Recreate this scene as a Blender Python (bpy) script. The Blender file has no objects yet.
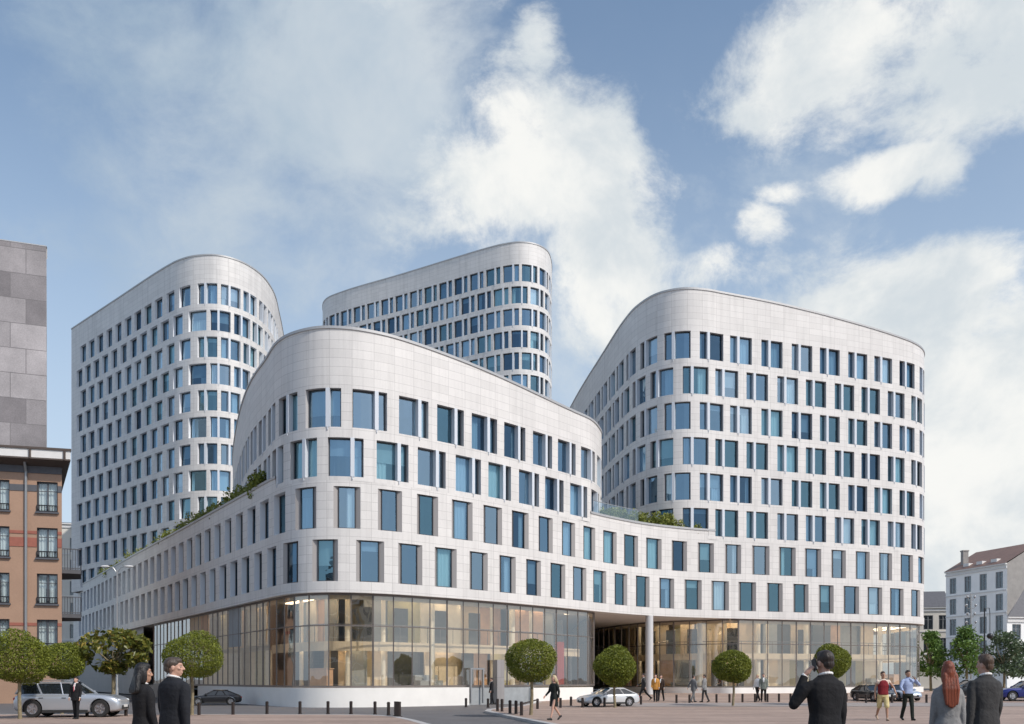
import bpy, bmesh, math, random
from mathutils import Vector, Matrix
R = math.radians
SC = bpy.context.scene
COL = SC.collection
rnd = random.Random(7)

# ------------------------------------------------------------------ camera, world, sun, exposure
CAMZ, F, HY, CX = 1.5, 900.0, 679.0, 512.0
cd = bpy.data.cameras.new('camera'); cam = bpy.data.objects.new('camera', cd); COL.objects.link(cam)
cam.location = (0, 0, CAMZ); cam.rotation_euler = (R(90), 0, 0)
cd.sensor_width = 36; cd.lens = F/1024*36; cd.shift_y = (HY-362)/1024.0
cd.clip_start = 0.1; cd.clip_end = 3000
SC.camera = cam
SUN_EL, SUN_AZ = R(43), math.atan2(0.80, -0.60)          # azimuth measured from +Y towards +X
sdir = Vector((math.sin(SUN_AZ)*math.cos(SUN_EL), math.cos(SUN_AZ)*math.cos(SUN_EL), math.sin(SUN_EL)))
sl = bpy.data.lights.new('sun', 'SUN'); sl.energy = 3.2; sl.angle = R(0.6); sl.color = (1.0, 0.94, 0.87)
so = bpy.data.objects.new('sun', sl); COL.objects.link(so)
so.rotation_euler = sdir.to_track_quat('Z', 'Y').to_euler()
SC.view_settings.view_transform = 'Standard'; SC.view_settings.look = 'None'
SC.view_settings.exposure = 0.0; SC.view_settings.gamma = 1.0
SC.cycles.use_denoising = True
SC.cycles.max_bounces = 8; SC.cycles.transparent_max_bounces = 12
SC.cycles.sample_clamp_indirect = 6.0

def pdir(px, py):
    return Vector(((px-CX)/F, 1.0, (HY-py)/F)).normalized()

class NT:
    """tiny node helper"""
    def __init__(s, nt): s.t = nt; s.n = nt.nodes; s.l = nt.links
    def add(s, typ, **kw):
        n = s.n.new(typ)
        for k, v in kw.items(): setattr(n, k, v)
        return n
    def link(s, a, b): s.l.new(a, b)
    def setin(s, sock, v):
        if isinstance(v, bpy.types.NodeSocket): s.l.new(v, sock)
        elif v is not None: sock.default_value = v
    def math(s, op, a, b=None, c=None, clamp=False):
        n = s.add('ShaderNodeMath', operation=op, use_clamp=clamp)
        s.setin(n.inputs[0], a); s.setin(n.inputs[1], b); s.setin(n.inputs[2], c)
        return n.outputs[0]
    def vmath(s, op, a, b=None, out=0):
        n = s.add('ShaderNodeVectorMath', operation=op)
        s.setin(n.inputs[0], a); s.setin(n.inputs[1], b)
        return n.outputs[out]
    def maprange(s, v, a, b, c, d, smooth=True):
        n = s.add('ShaderNodeMapRange', interpolation_type='SMOOTHSTEP' if smooth else 'LINEAR')
        for i, x in enumerate((v, a, b, c, d)): s.setin(n.inputs[i], x)
        return n.outputs[0]
    def noise(s, vec, scale, detail=4, rough=0.55, dist=0.0, out=0):
        n = s.add('ShaderNodeTexNoise')
        if vec is not None: s.link(vec, n.inputs['Vector'])
        n.inputs['Scale'].default_value = scale; n.inputs['Detail'].default_value = detail
        n.inputs['Roughness'].default_value = rough; n.inputs['Distortion'].default_value = dist
        return n.outputs[out]
    def mix(s, fac, a, b, blend='MIX'):
        n = s.add('ShaderNodeMix', data_type='RGBA', blend_type=blend)
        s.setin(n.inputs[0], fac); s.setin(n.inputs[6], a); s.setin(n.inputs[7], b)
        return n.outputs[2]

def c4(c): return (c[0], c[1], c[2], 1.0)

W = bpy.data.worlds.new('World'); SC.world = W; W.use_nodes = True
def build_world():
    t = NT(W.node_tree); t.n.clear()
    STR = 0.125
    sky = t.add('ShaderNodeTexSky', sky_type='NISHITA', sun_disc=False)
    sky.sun_elevation = SUN_EL; sky.sun_rotation = SUN_AZ
    sky.altitude = 50; sky.air_density = 1.0; sky.dust_density = 1.2; sky.ozone_density = 1.0
    hs = t.add('ShaderNodeHueSaturation'); hs.inputs['Saturation'].default_value = 1.06; hs.inputs['Value'].default_value = 1.25
    t.link(sky.outputs[0], hs.inputs['Color']); hs.inputs['Hue'].default_value = 0.495
    d = t.add('ShaderNodeTexCoord').outputs['Generated']
    wv = t.noise(d, 2.6, 3, 0.5, out=1)
    wv = t.vmath('SUBTRACT', wv, (0.5, 0.5, 0.5))
    wv = t.vmath('SCALE', wv); wv.node.inputs['Scale'].default_value = 0.16
    dw = t.vmath('ADD', d, wv)
    fb = t.noise(t.vmath('MULTIPLY', dw, (1, 1, 1.25)), 5.5, 13, 0.66)
    fv = t.noise(t.vmath('MULTIPLY', dw, (1, 1, 1.5)), 3.4, 10, 0.62)
    def field(blobs):
        tot = None
        for (px, py, rx, rz, a) in blobs:
            c = pdir(px, py); k = c.y
            v = t.vmath('SUBTRACT', dw, tuple(c))
            v = t.vmath('MULTIPLY', v, (F/(rx*k)*0.62, 1.0, F/(rz*k)*0.62))
            b = t.maprange(t.vmath('LENGTH', v, out=1), 0.15, 1.15, a, 0.0)
            tot = b if tot is None else t.math('MAXIMUM', tot, b)
        return tot
    cum = field([  # heaped clouds: px, py, rx, rz, amount
        (556, 88, 22, 40, 0.70), (552, 150, 52, 50, 0.95), (535, 205, 85, 42, 1.0), (470, 245, 75, 28, 0.68), (598, 190, 46, 62, 0.92), (610, 275, 60, 80, 0.95), (420, 262, 60, 26, .5), (610, 130, 16, 10, .45),
        (890, 42, 140, 56, 1.15), (780, 88, 40, 30, 0.85), (850, 80, 80, 34, 0.95), (1000, 50, 110, 56, 1.05), (900, 163, 50, 22, 0.80), (945, 168, 24, 26, .7), (790, 191, 22, 11, 0.62), (765, 237, 24, 24, 0.70),
        (900, 325, 100, 50, 1.35), (840, 305, 40, 20, .9), (985, 350, 60, 40, 1.1), (955, 430, 110, 90, 1.35), (975, 530, 160, 120, 1.6), (720, 287, 75, 24, 0.62)])
    veil = field([(110, 25, 120, 75, 0.62), (60, 110, 60, 60, .4), (150, 150, 100, 80, 0.50), (340, 60, 180, 110, 0.72), (220, 210, 150, 90, 0.50), (430, 80, 120, 110, 0.50), (110, 240, 110, 50, .42), (330, 190, 120, 60, .45),
        (760, 160, 90, 60, .35), (640, 270, 160, 80, .5)])
    n2 = t.math('SUBTRACT', fb, 0.52); n3 = t.math('SUBTRACT', fv, 0.52)
    cl1 = t.maprange(t.math('ADD', cum, t.math('MULTIPLY', n2, 2.8)), 0.28, 0.86, 0.0, 0.98)
    cl2 = t.maprange(t.math('ADD', veil, t.math('ADD', t.math('MULTIPLY', n3, 1.6), t.math('MULTIPLY', n2, 1.1))), 0.10, 0.78, 0.0, 0.90)
    cl = cl2
    # general thin cloud everywhere else (behind the photographer as well)
    thin = t.maprange(t.noise(dw, 1.7, 6, 0.55), 0.50, 0.75, 0.0, 0.45)
    sep = t.add('ShaderNodeSeparateXYZ'); t.link(d, sep.inputs[0])
    back = t.maprange(sep.outputs[1], -0.1, 0.3, 1.0, 0.25)
    thin = t.math('MULTIPLY', thin, back)
    cl = t.math('MAXIMUM', cl, thin)
    tone = t.maprange(t.noise(dw, 6.0, 5, 0.6), 0.3, 0.68, 0.0, 1.0)
    K = 1.0/STR
    left = t.maprange(sep.outputs[0], -0.35, 0.10, 0.0, 1.0)
    lo = t.mix(left, (0.40*K, 0.51*K, 0.62*K, 1), (0.52*K, 0.62*K, 0.72*K, 1))
    hi = t.mix(left, (0.56*K, 0.64*K, 0.71*K, 1), (0.72*K, 0.77*K, 0.80*K, 1))
    cc = t.mix(tone, lo, hi)
    cc1 = t.mix(t.maprange(t.noise(dw, 7.0, 6, 0.6), 0.34, 0.62, 0.0, 1.0), (0.66*K, 0.72*K, 0.76*K, 1), (0.95*K, 0.95*K, 0.92*K, 1))
    hz = t.maprange(sep.outputs[2], 0.02, 0.64, 0.90, 0.10)
    base = t.mix(hz, hs.outputs[0], (0.60*K, 0.71*K, 0.84*K, 1))
    colr = t.mix(cl1, t.mix(cl, base, cc), cc1)
    bg = t.add('ShaderNodeBackground'); t.link(colr, bg.inputs[0]); bg.inputs[1].default_value = STR
    out = t.add('ShaderNodeOutputWorld'); t.link(bg.outputs[0], out.inputs[0])
build_world()

# ------------------------------------------------------------------ helpers
def thing(name, label, cat, loc=(0, 0, 0), rz=0.0, group=None, kind=None):
    o = bpy.data.objects.new(name, None); COL.objects.link(o)
    o.empty_display_size = 0.3
    o.location = loc; o.rotation_euler = (0, 0, rz)
    tag(o, label, cat, group, kind); return o
def tag(o, label=None, cat=None, group=None, kind=None):
    if label: o['label'] = label
    if cat: o['category'] = cat
    if group: o['group'] = group
    if kind: o['kind'] = kind
    return o
def dup(root, loc, rz, label, scale=None):
    r = root.copy(); COL.objects.link(r); r.location = loc; r.rotation_euler = (0, 0, rz); r['label'] = label
    if scale: r.scale = (scale,)*3
    def rec(a, b):
        for ch in list(a.children):
            c = ch.copy(); COL.objects.link(c); c.parent = b; rec(ch, c)
    rec(root, r); return r

class MB:
    def __init__(s): s.v = []; s.f = []; s.m = []; s.uv = []
    def face(s, pts, mi=0, uv=None):
        b = len(s.v); s.v.extend(tuple(p) for p in pts); s.f.append(tuple(range(b, b+len(pts)))); s.m.append(mi)
        s.uv.append(uv if uv else [(p[0]+p[1], p[2]) for p in pts])
    def mesh(s, verts, faces, mi=0):
        b = len(s.v); s.v.extend(tuple(p) for p in verts)
        for f in faces:
            s.f.append(tuple(b+i for i in f)); s.m.append(mi)
            s.uv.append([(verts[i][0]+verts[i][1], verts[i][2]) for i in f])
    def box(s, c, d, rz=0.0, mi=0, rx=0.0, ry=0.0):
        hx, hy, hz = d[0]/2, d[1]/2, d[2]/2
        M = Matrix.Translation(c) @ Matrix.Rotation(rz, 4, 'Z') @ Matrix.Rotation(ry, 4, 'Y') @ Matrix.Rotation(rx, 4, 'X')
        vs = [M @ Vector((x*hx, y*hy, z*hz)) for z in (-1, 1) for (x, y) in ((-1, -1), (1, -1), (1, 1), (-1, 1))]
        s.mesh(vs, [(3, 2, 1, 0), (4, 5, 6, 7), (0, 1, 5, 4), (1, 2, 6, 5), (2, 3, 7, 6), (3, 0, 4, 7)], mi)
    def beam(s, a, b, w, h, mi=0):
        a = Vector(a); b = Vector(b); d = b-a; L = d.length
        q = d.to_track_quat('X', 'Z').to_matrix().to_4x4()
        M = Matrix.Translation((a+b)/2) @ q
        vs = [M @ Vector((x*L/2, y*w/2, z*h/2)) for z in (-1, 1) for (x, y) in ((-1, -1), (1, -1), (1, 1), (-1, 1))]
        s.mesh(vs, [(3, 2, 1, 0), (4, 5, 6, 7), (0, 1, 5, 4), (1, 2, 6, 5), (2, 3, 7, 6), (3, 0, 4, 7)], mi)
    def tube(s, pts, rad, n=8, mi=0):
        pts = [Vector(p) for p in pts]
        rs = rad if isinstance(rad, (list, tuple)) else [rad]*len(pts)
        rings = []; u = None
        for i, p in enumerate(pts):
            d = (pts[min(i+1, len(pts)-1)]-pts[max(i-1, 0)]).normalized()
            if u is None: u = d.orthogonal().normalized()
            else:
                u = u-d*u.dot(d); u = u.normalized() if u.length > 1e-6 else d.orthogonal().normalized()
            w = d.cross(u)
            rings.append([p+u*(math.cos(2*math.pi*k/n)*rs[i])+w*(math.sin(2*math.pi*k/n)*rs[i]) for k in range(n)])
        vs = [v for r in rings for v in r]; fs = []
        for i in range(len(pts)-1):
            for k in range(n):
                fs.append((i*n+k, i*n+(k+1) % n, (i+1)*n+(k+1) % n, (i+1)*n+k))
        fs.append(tuple(range(n-1, -1, -1))); fs.append(tuple((len(pts)-1)*n+k for k in range(n)))
        s.mesh(vs, fs, mi)
    def lathe(s, prof, c=(0, 0, 0), n=16, mi=0, axis='Z', caps=True):
        vs = []; fs = []
        for (r, z) in prof:
            for k in range(n):
                a = 2*math.pi*k/n; p = (r*math.cos(a), r*math.sin(a), z)
                if axis == 'Y': p = (p[0], p[2], p[1])
                if axis == 'X': p = (p[2], p[0], p[1])
                vs.append((p[0]+c[0], p[1]+c[1], p[2]+c[2]))
        m = len(prof)
        for i in range(m-1):
            for k in range(n):
                fs.append((i*n+k, i*n+(k+1) % n, (i+1)*n+(k+1) % n, (i+1)*n+k))
        if caps: fs.append(tuple(range(n-1, -1, -1))); fs.append(tuple((m-1)*n+k for k in range(n)))
        s.mesh(vs, fs, mi)
    def ell(s, c, r, rot=None, nu=14, nv=9, mi=0):
        M = rot.to_4x4() if rot is not None else Matrix.Identity(4)
        c = Vector(c); vs = [c + (M @ Vector((0, 0, r[2])))]
        for j in range(1, nv):
            th = math.pi*j/nv
            for i in range(nu):
                ph = 2*math.pi*i/nu
                vs.append(c + (M @ Vector((r[0]*math.sin(th)*math.cos(ph), r[1]*math.sin(th)*math.sin(ph), r[2]*math.cos(th)))))
        vs.append(c + (M @ Vector((0, 0, -r[2])))); fs = []
        for i in range(nu): fs.append((0, 1+i, 1+(i+1) % nu))
        for j in range(nv-2):
            for i in range(nu):
                a = 1+j*nu+i; b = 1+j*nu+(i+1) % nu
                fs.append((a, a+nu, b+nu, b))
        L = len(vs)-1; o = 1+(nv-2)*nu
        for i in range(nu): fs.append((L, o+(i+1) % nu, o+i))
        s.mesh(vs, fs, mi)
    def prism(s, poly, z0, z1, mi=0, top=True, bottom=True):
        n = len(poly)
        for i in range(n):
            a = poly[i]; b = poly[(i+1) % n]
            s.face([(a[0], a[1], z0), (b[0], b[1], z0), (b[0], b[1], z1), (a[0], a[1], z1)], mi)
        if top: s.face([(p[0], p[1], z1) for p in poly], mi, [(p[0], p[1]) for p in poly])
        if bottom: s.face([(p[0], p[1], z0) for p in reversed(poly)], mi, [(p[0], p[1]) for p in reversed(poly)])
    def build(s, name, mats, parent=None, smooth=None, merge=False):
        me = bpy.data.meshes.new(name); me.from_pydata(s.v, [], s.f)
        ul = me.uv_layers.new(name='UVMap'); k = 0
        flat = [0.0]*(2*len(me.loops))
        for u in s.uv:
            for (a, b) in u: flat[2*k] = a; flat[2*k+1] = b; k += 1
        ul.data.foreach_set('uv', flat)
        if not isinstance(mats, (list, tuple)): mats = [mats]
        for m in mats: me.materials.append(m)
        if len(mats) > 1: me.polygons.foreach_set('material_index', s.m)
        if merge:
            bm = bmesh.new(); bm.from_mesh(me); bmesh.ops.remove_doubles(bm, verts=bm.verts, dist=0.0004); bm.to_mesh(me); bm.free()
        if smooth is not None:
            me.polygons.foreach_set('use_smooth', [True]*len(me.polygons)); me.set_sharp_from_angle(angle=R(smooth))
        o = bpy.data.objects.new(name, me); COL.objects.link(o)
        if parent: o.parent = parent
        return o

class Curve:
    """plan curve through points, resampled at even steps; outward is to the right of travel"""
    def __init__(s, pts, ds=0.125):
        P = [Vector(p) for p in pts]
        ext = [P[0]*2-P[1]] + P + [P[-1]*2-P[-2]]
        dense = []
        for i in range(1, len(ext)-2):
            p0, p1, p2, p3 = ext[i-1:i+3]
            t0 = 0; t1 = t0+max((p1-p0).length, 1e-6)**.5; t2 = t1+max((p2-p1).length, 1e-6)**.5; t3 = t2+max((p3-p2).length, 1e-6)**.5
            n = max(2, int((p2-p1).length/0.05))
            for k in range(n):
                t = t1+(t2-t1)*k/n
                a1 = p0*((t1-t)/(t1-t0))+p1*((t-t0)/(t1-t0)); a2 = p1*((t2-t)/(t2-t1))+p2*((t-t1)/(t2-t1)); a3 = p2*((t3-t)/(t3-t2))+p3*((t-t2)/(t3-t2))
                b1 = a1*((t2-t)/(t2-t0))+a2*((t-t0)/(t2-t0)); b2 = a2*((t3-t)/(t3-t1))+a3*((t-t1)/(t3-t1))
                dense.append(b1*((t2-t)/(t2-t1))+b2*((t-t1)/(t2-t1)))
        dense.append(P[-1])
        S = [0.0]
        for i in range(1, len(dense)): S.append(S[-1]+(dense[i]-dense[i-1]).length)
        n = max(1, int(round(S[-1]/ds))); s.ds = S[-1]/n; s.L = S[-1]; s.P = []; j = 0
        for k in range(n+1):
            x = min(k*s.ds, S[-1])
            while j < len(S)-2 and S[j+1] < x: j += 1
            f = (x-S[j])/max(S[j+1]-S[j], 1e-9); s.P.append(dense[j].lerp(dense[j+1], min(f, 1)))
        s.n = len(s.P); s.T = []; s.N = []
        for k in range(s.n):
            d = (s.P[min(k+2, s.n-1)]-s.P[max(k-2, 0)]).normalized()
            s.T.append(d); s.N.append(Vector((d.y, -d.x)))
    def i(s, x): return max(0, min(s.n-1, int(round(x/s.ds))))
    def at_px(s, px, lo=0.0, hi=None):
        best = None
        for k in range(s.i(lo), s.i(hi if hi is not None else s.L)+1):
            p = s.P[k]; q = CX+F*p.x/p.y
            e = abs(q-px)
            if best is None or e < best[0]: best = (e, k)
        return best[1]*s.ds
    def off(s, k, d): return s.P[k]-s.N[k]*d        # d inwards

# ------------------------------------------------------------------ materials
def mat(name, col, rough=0.6, metal=0.0, spec=0.5, var=0.0, vscale=3.0, bump=0.0, bscale=30.0, coat=0.0, island=0.0, emit=None, estr=0.0):
    m = bpy.data.materials.new(name); m.use_nodes = True; t = NT(m.node_tree); t.n.clear()
    b = t.add('ShaderNodeBsdfPrincipled'); out = t.add('ShaderNodeOutputMaterial'); t.link(b.outputs[0], out.inputs[0])
    b.inputs['Base Color'].default_value = c4(col); b.inputs['Roughness'].default_value = rough
    b.inputs['Metallic'].default_value = metal; b.inputs['Specular IOR Level'].default_value = spec
    if coat: b.inputs['Coat Weight'].default_value = coat; b.inputs['Coat Roughness'].default_value = 0.05
    tc = t.add('ShaderNodeTexCoord').outputs['Object']
    cs = None
    if var:
        n = t.noise(tc, vscale, 5, 0.6)
        f = t.maprange(n, 0.3, 0.7, 1.0-var, 1.0+var, False)
        mm = t.add('ShaderNodeMix', data_type='RGBA', blend_type='MULTIPLY'); mm.inputs[0].default_value = 1.0
        mm.inputs[6].default_value = c4(col); cmb = t.add('ShaderNodeCombineColor')
        for i in range(3): t.link(f, cmb.inputs[i])
        t.link(cmb.outputs[0], mm.inputs[7]); cs = mm.outputs[2]
    if island:
        g = t.add('ShaderNodeNewGeometry').outputs['Random Per Island']
        f = t.maprange(g, 0, 1, 1.0-island, 1.0+island, False)
        mm = t.add('ShaderNodeMix', data_type='RGBA', blend_type='MULTIPLY'); mm.inputs[0].default_value = 1.0
        if cs is None: mm.inputs[6].default_value = c4(col)
        else: t.link(cs, mm.inputs[6])
        cmb = t.add('ShaderNodeCombineColor')
        for i in range(3): t.link(f, cmb.inputs[i])
        t.link(cmb.outputs[0], mm.inputs[7]); cs = mm.outputs[2]
    if cs is not None: t.link(cs, b.inputs['Base Color'])
    if bump:
        bn = t.add('ShaderNodeBump'); bn.inputs['Strength'].default_value = bump; bn.inputs['Distance'].default_value = 0.02
        t.link(t.noise(tc, bscale, 5, 0.6), bn.inputs['Height']); t.link(bn.outputs[0], b.inputs['Normal'])
    if emit: b.inputs['Emission Color'].default_value = c4(emit); b.inputs['Emission Strength'].default_value = estr
    return m

def mat_panels(name, col, pw, ph, joint, jcol=0.72, var=0.05, offset=0.0, rough=0.5, stain=0.05, bump=0.15, col2=None, noise_col=0.0, streak=0.0):
    """panelled cladding laid out in metres along the wall (UV)"""
    m = bpy.data.materials.new(name); m.use_nodes = True; t = NT(m.node_tree); t.n.clear()
    b = t.add('ShaderNodeBsdfPrincipled'); out = t.add('ShaderNodeOutputMaterial'); t.link(b.outputs[0], out.inputs[0])
    uv = t.add('ShaderNodeTexCoord').outputs['UV']
    br = t.add('ShaderNodeTexBrick'); br.offset = offset; br.squash = 1.0
    t.link(uv, br.inputs['Vector'])
    c2 = col2 if col2 else tuple(x*(1-2*var) for x in col)
    br.inputs['Color1'].default_value = c4(col); br.inputs['Color2'].default_value = c4(c2)
    br.inputs['Mortar'].default_value = c4(tuple(x*jcol for x in col))
    br.inputs['Scale'].default_value = 1.0; br.inputs['Mortar Size'].default_value = joint
    br.inputs['Mortar Smooth'].default_value = 0.2; br.inputs['Bias'].default_value = -0.1
    br.inputs['Brick Width'].default_value = pw; br.inputs['Row Height'].default_value = ph
    oc = t.add('ShaderNodeTexCoord').outputs['Object']
    n1 = t.noise(oc, 0.35, 6, 0.65); n2 = t.noise(oc, 14.0, 4, 0.6)
    f = t.maprange(n1, 0.3, 0.7, 1-stain, 1+stain*0.6, False)
    f2 = t.maprange(n2, 0.3, 0.7, 0.97-noise_col, 1.03+noise_col, False)
    ff = t.math('MULTIPLY', f, f2)
    if streak:
        st = t.noise(t.vmath('MULTIPLY', uv, (2.2, 0.10, 1.0)), 1.0, 6, 0.7)
        ff = t.math('MULTIPLY', ff, t.maprange(st, 0.48, 0.72, 1.0, 1.0-streak*1.6, False))
    cmb = t.add('ShaderNodeCombineColor')
    for i in range(3): t.link(ff, cmb.inputs[i])
    t.link(t.mix(1.0, br.outputs['Color'], cmb.outputs[0], 'MULTIPLY'), b.inputs['Base Color'])
    b.inputs['Roughness'].default_value = rough
    bn = t.add('ShaderNodeBump'); bn.inputs['Strength'].default_value = bump; bn.inputs['Distance'].default_value = 0.02
    t.link(t.math('SUBTRACT', 1.0, br.outputs['Fac']), bn.inputs['Height']); t.link(bn.outputs[0], b.inputs['Normal'])
    return m

def mat_glass(name, tint=(0.75, 0.85, 0.92), refl=(0.6, 0.78, 1.0), fac=0.4, fac_edge=0.9, wob=0.02, wscale=0.9):
    m = bpy.data.materials.new(name); m.use_nodes = True; t = NT(m.node_tree); t.n.clear()
    out = t.add('ShaderNodeOutputMaterial')
    tr = t.add('ShaderNodeBsdfTransparent'); tr.inputs[0].default_value = c4(tint)
    gl = t.add('ShaderNodeBsdfGlossy'); gl.inputs['Color'].default_value = c4(refl); gl.inputs['Roughness'].default_value = 0.0
    lw = t.add('ShaderNodeLayerWeight'); lw.inputs['Blend'].default_value = 0.5
    f = t.maprange(t.math('POWER', lw.outputs['Facing'], 2.5), 0, 1, fac, fac_edge, False)
    if wob:
        oc = t.add('ShaderNodeTexCoord').outputs['Object']
        bn = t.add('ShaderNodeBump'); bn.inputs['Strength'].default_value = wob; bn.inputs['Distance'].default_value = 1.0
        t.link(t.noise(oc, wscale, 2, 0.5), bn.inputs['Height']); t.link(bn.outputs[0], gl.inputs['Normal'])
    mx = t.add('ShaderNodeMixShader'); t.link(f, mx.inputs[0]); t.link(tr.outputs[0], mx.inputs[1]); t.link(gl.outputs[0], mx.inputs[2])
    t.link(mx.outputs[0], out.inputs[0]); return m

def mat_leaf(name, c_a, c_b, c_c=None, rough=0.5):
    m = bpy.data.materials.new(name); m.use_nodes = True; t = NT(m.node_tree); t.n.clear()
    b = t.add('ShaderNodeBsdfPrincipled'); out = t.add('ShaderNodeOutputMaterial')
    b.inputs['Roughness'].default_value = rough; b.inputs['Specular IOR Level'].default_value = 0.35
    g = t.add('ShaderNodeNewGeometry').outputs['Random Per Island']
    oc = t.add('ShaderNodeTexCoord').outputs['Object']
    f = t.math('ADD', t.math('MULTIPLY', g, 0.65), t.math('MULTIPLY', t.maprange(t.noise(oc, 3.0, 3), 0.35, 0.65, 0, 1), 0.35))
    col = t.mix(f, c4(c_a), c4(c_b))
    if c_c: col = t.mix(t.maprange(g, 0.80, 0.95, 0, 0.8), col, c4(c_c))
    t.link(col, b.inputs['Base Color'])
    tl = t.add('ShaderNodeBsdfTranslucent'); t.link(col, tl.inputs[0])
    mx = t.add('ShaderNodeMixShader'); mx.inputs[0].default_value = 0.25
    t.link(b.outputs[0], mx.inputs[1]); t.link(tl.outputs[0], mx.inputs[2]); t.link(mx.outputs[0], out.inputs[0])
    return m

M = {}
M['clad'] = mat_panels('white stone cladding', (0.735, 0.715, 0.69), 1.25, 0.50, 0.012, jcol=0.68, var=0.045, streak=0.10)
M['coping'] = mat('grey zinc coping', (0.46, 0.46, 0.46), 0.45, 0.3)
M['fin'] = mat('pale blue grey metal fin', (0.63, 0.67, 0.72), 0.35, 0.0)
M['reveal_lit'] = mat('white metal reveal', (0.80, 0.81, 0.83), 0.4)  # jambs that catch light: brightness put into a paler copy of the reveal
M['reveal'] = mat('grey metal reveal', (0.48, 0.47, 0.47), 0.4, 0.0)  # jambs turned from the light: their shade put into a darker copy
M['taupe'] = mat('taupe metal reveal', (0.36, 0.34, 0.33), 0.45, 0.1)
M['frame'] = mat('dark window frame', (0.07, 0.075, 0.085), 0.4, 0.3)
M['pane'] = mat_glass('blue solar glass', (0.50, 0.64, 0.74), (0.50, 0.74, 0.95), 0.36, 0.62, 0.012, 0.8)
M['pane_b'] = mat_glass('blue solar glass, lighter', (0.66, 0.78, 0.84), (0.66, 0.85, 1.0), 0.42, 0.66, 0.014, 0.7)
M['pane_c'] = mat_glass('blue solar glass, teal', (0.54, 0.70, 0.76), (0.40, 0.68, 0.82), 0.32, 0.6, 0.02, 1.1)
M['pane_d'] = mat_glass('blue solar glass, deep', (0.40, 0.54, 0.64), (0.30, 0.50, 0.72), 0.24, 0.5, 0.016, 0.9)
M['blind'] = mat('office roller blind', (0.55, 0.57, 0.56), 0.9)
M['curtain'] = mat('pale curtain', (0.88, 0.90, 0.86), 0.9)
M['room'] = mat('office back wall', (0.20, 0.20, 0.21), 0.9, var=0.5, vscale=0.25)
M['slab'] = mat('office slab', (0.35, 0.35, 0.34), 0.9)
M['roofing'] = mat('grey roof membrane', (0.30, 0.30, 0.30), 0.9, var=0.15)
M['lobby_glass'] = mat_glass('clear lobby glass', (0.96, 0.94, 0.88), (0.95, 0.95, 0.93), 0.23, 0.80, 0.014, 0.5)
M['plinth'] = mat('white plinth stone', (0.82, 0.80, 0.76), 0.5, var=0.04, vscale=1.2)
M['mullion'] = mat('bronze mullion', (0.20, 0.175, 0.16), 0.4, 0.5)
M['warm_a'] = mat('warm timber panel', (0.58, 0.38, 0.25), 0.6, var=0.15, vscale=1.5)
M['warm_b'] = mat('beige plaster', (0.66, 0.55, 0.40), 0.7, var=0.08)
M['warm_c'] = mat('pale cream plaster', (0.76, 0.70, 0.58), 0.7, var=0.05)
M['warm_d'] = mat('olive panel', (0.42, 0.38, 0.20), 0.7, var=0.1)
M['dark_in'] = mat('dark interior panel', (0.07, 0.075, 0.08), 0.6, var=0.2)
M['grey_in'] = mat('grey interior panel', (0.32, 0.34, 0.35), 0.6, var=0.1)
M['lobby_floor'] = mat('lobby stone floor', (0.45, 0.41, 0.36), 0.3, var=0.1)
M['ceil_lamp'] = mat('lit ceiling lamp', (1, 0.85, 0.65), 0.5, emit=(1.0, 0.82, 0.60), estr=3.3)
M['white_paint'] = mat('white painted soffit', (0.78, 0.76, 0.73), 0.6)
M['steel_post'] = mat('light grey column paint', (0.60, 0.60, 0.60), 0.4, 0.1)
M['rail_glass'] = mat_glass('balustrade glass', (0.86, 0.93, 0.95), (0.8, 0.9, 1.0), 0.16, 0.8, 0.0)
M['leaf'] = mat_leaf('topiary leaf', (0.085, 0.11, 0.014), (0.27, 0.30, 0.040))
M['leaf_mag'] = mat_leaf('large glossy leaf', (0.05, 0.075, 0.012), (0.24, 0.23, 0.045), (0.42, 0.30, 0.07), 0.35)
M['leaf_street'] = mat_leaf('street tree leaf', (0.05, 0.11, 0.025), (0.20, 0.32, 0.07))
M['leaf_far'] = mat_leaf('blue green leaf', (0.05, 0.085, 0.045), (0.13, 0.18, 0.09))
M['leaf_hedge'] = mat_leaf('terrace shrub leaf', (0.09, 0.12, 0.02), (0.34, 0.37, 0.09), (0.42, 0.40, 0.13))
M['bark'] = mat('bark', (0.22, 0.18, 0.11), 0.9, var=0.3, vscale=12, bump=0.5)
M['bollard'] = mat('dark brown bollard paint', (0.035, 0.025, 0.022), 0.45, 0.2)
M['black_metal'] = mat('black metal', (0.03, 0.03, 0.033), 0.4, 0.4)
M['grey_metal'] = mat('grey metal', (0.35, 0.36, 0.37), 0.4, 0.5)

# ------------------------------------------------------------------ ground
def sstep(a, b, x):
    t = max(0.0, min(1.0, (x-a)/(b-a))); return t*t*(3-2*t)
def G(x, y):
    """ground height: the square rises a little towards the right-hand building"""
    return 0.34*sstep(50, 68, y)*sstep(0, 9, x-0.25*(y-60))*(1-sstep(90, 120, y))
def on_px(px, py):
    """ground point seen at a pixel of the photograph"""
    y = 40.0
    for _ in range(60):
        x = (px-CX)*y/F; y2 = (CAMZ-G(x, y))*F/(py-HY); y = 0.5*y+0.5*y2
    return Vector(((px-CX)*y/F, y, G((px-CX)*y/F, y)))
def atY(px, Y): return Vector(((px-CX)*Y/F, Y, G((px-CX)*Y/F, Y)))

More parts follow.
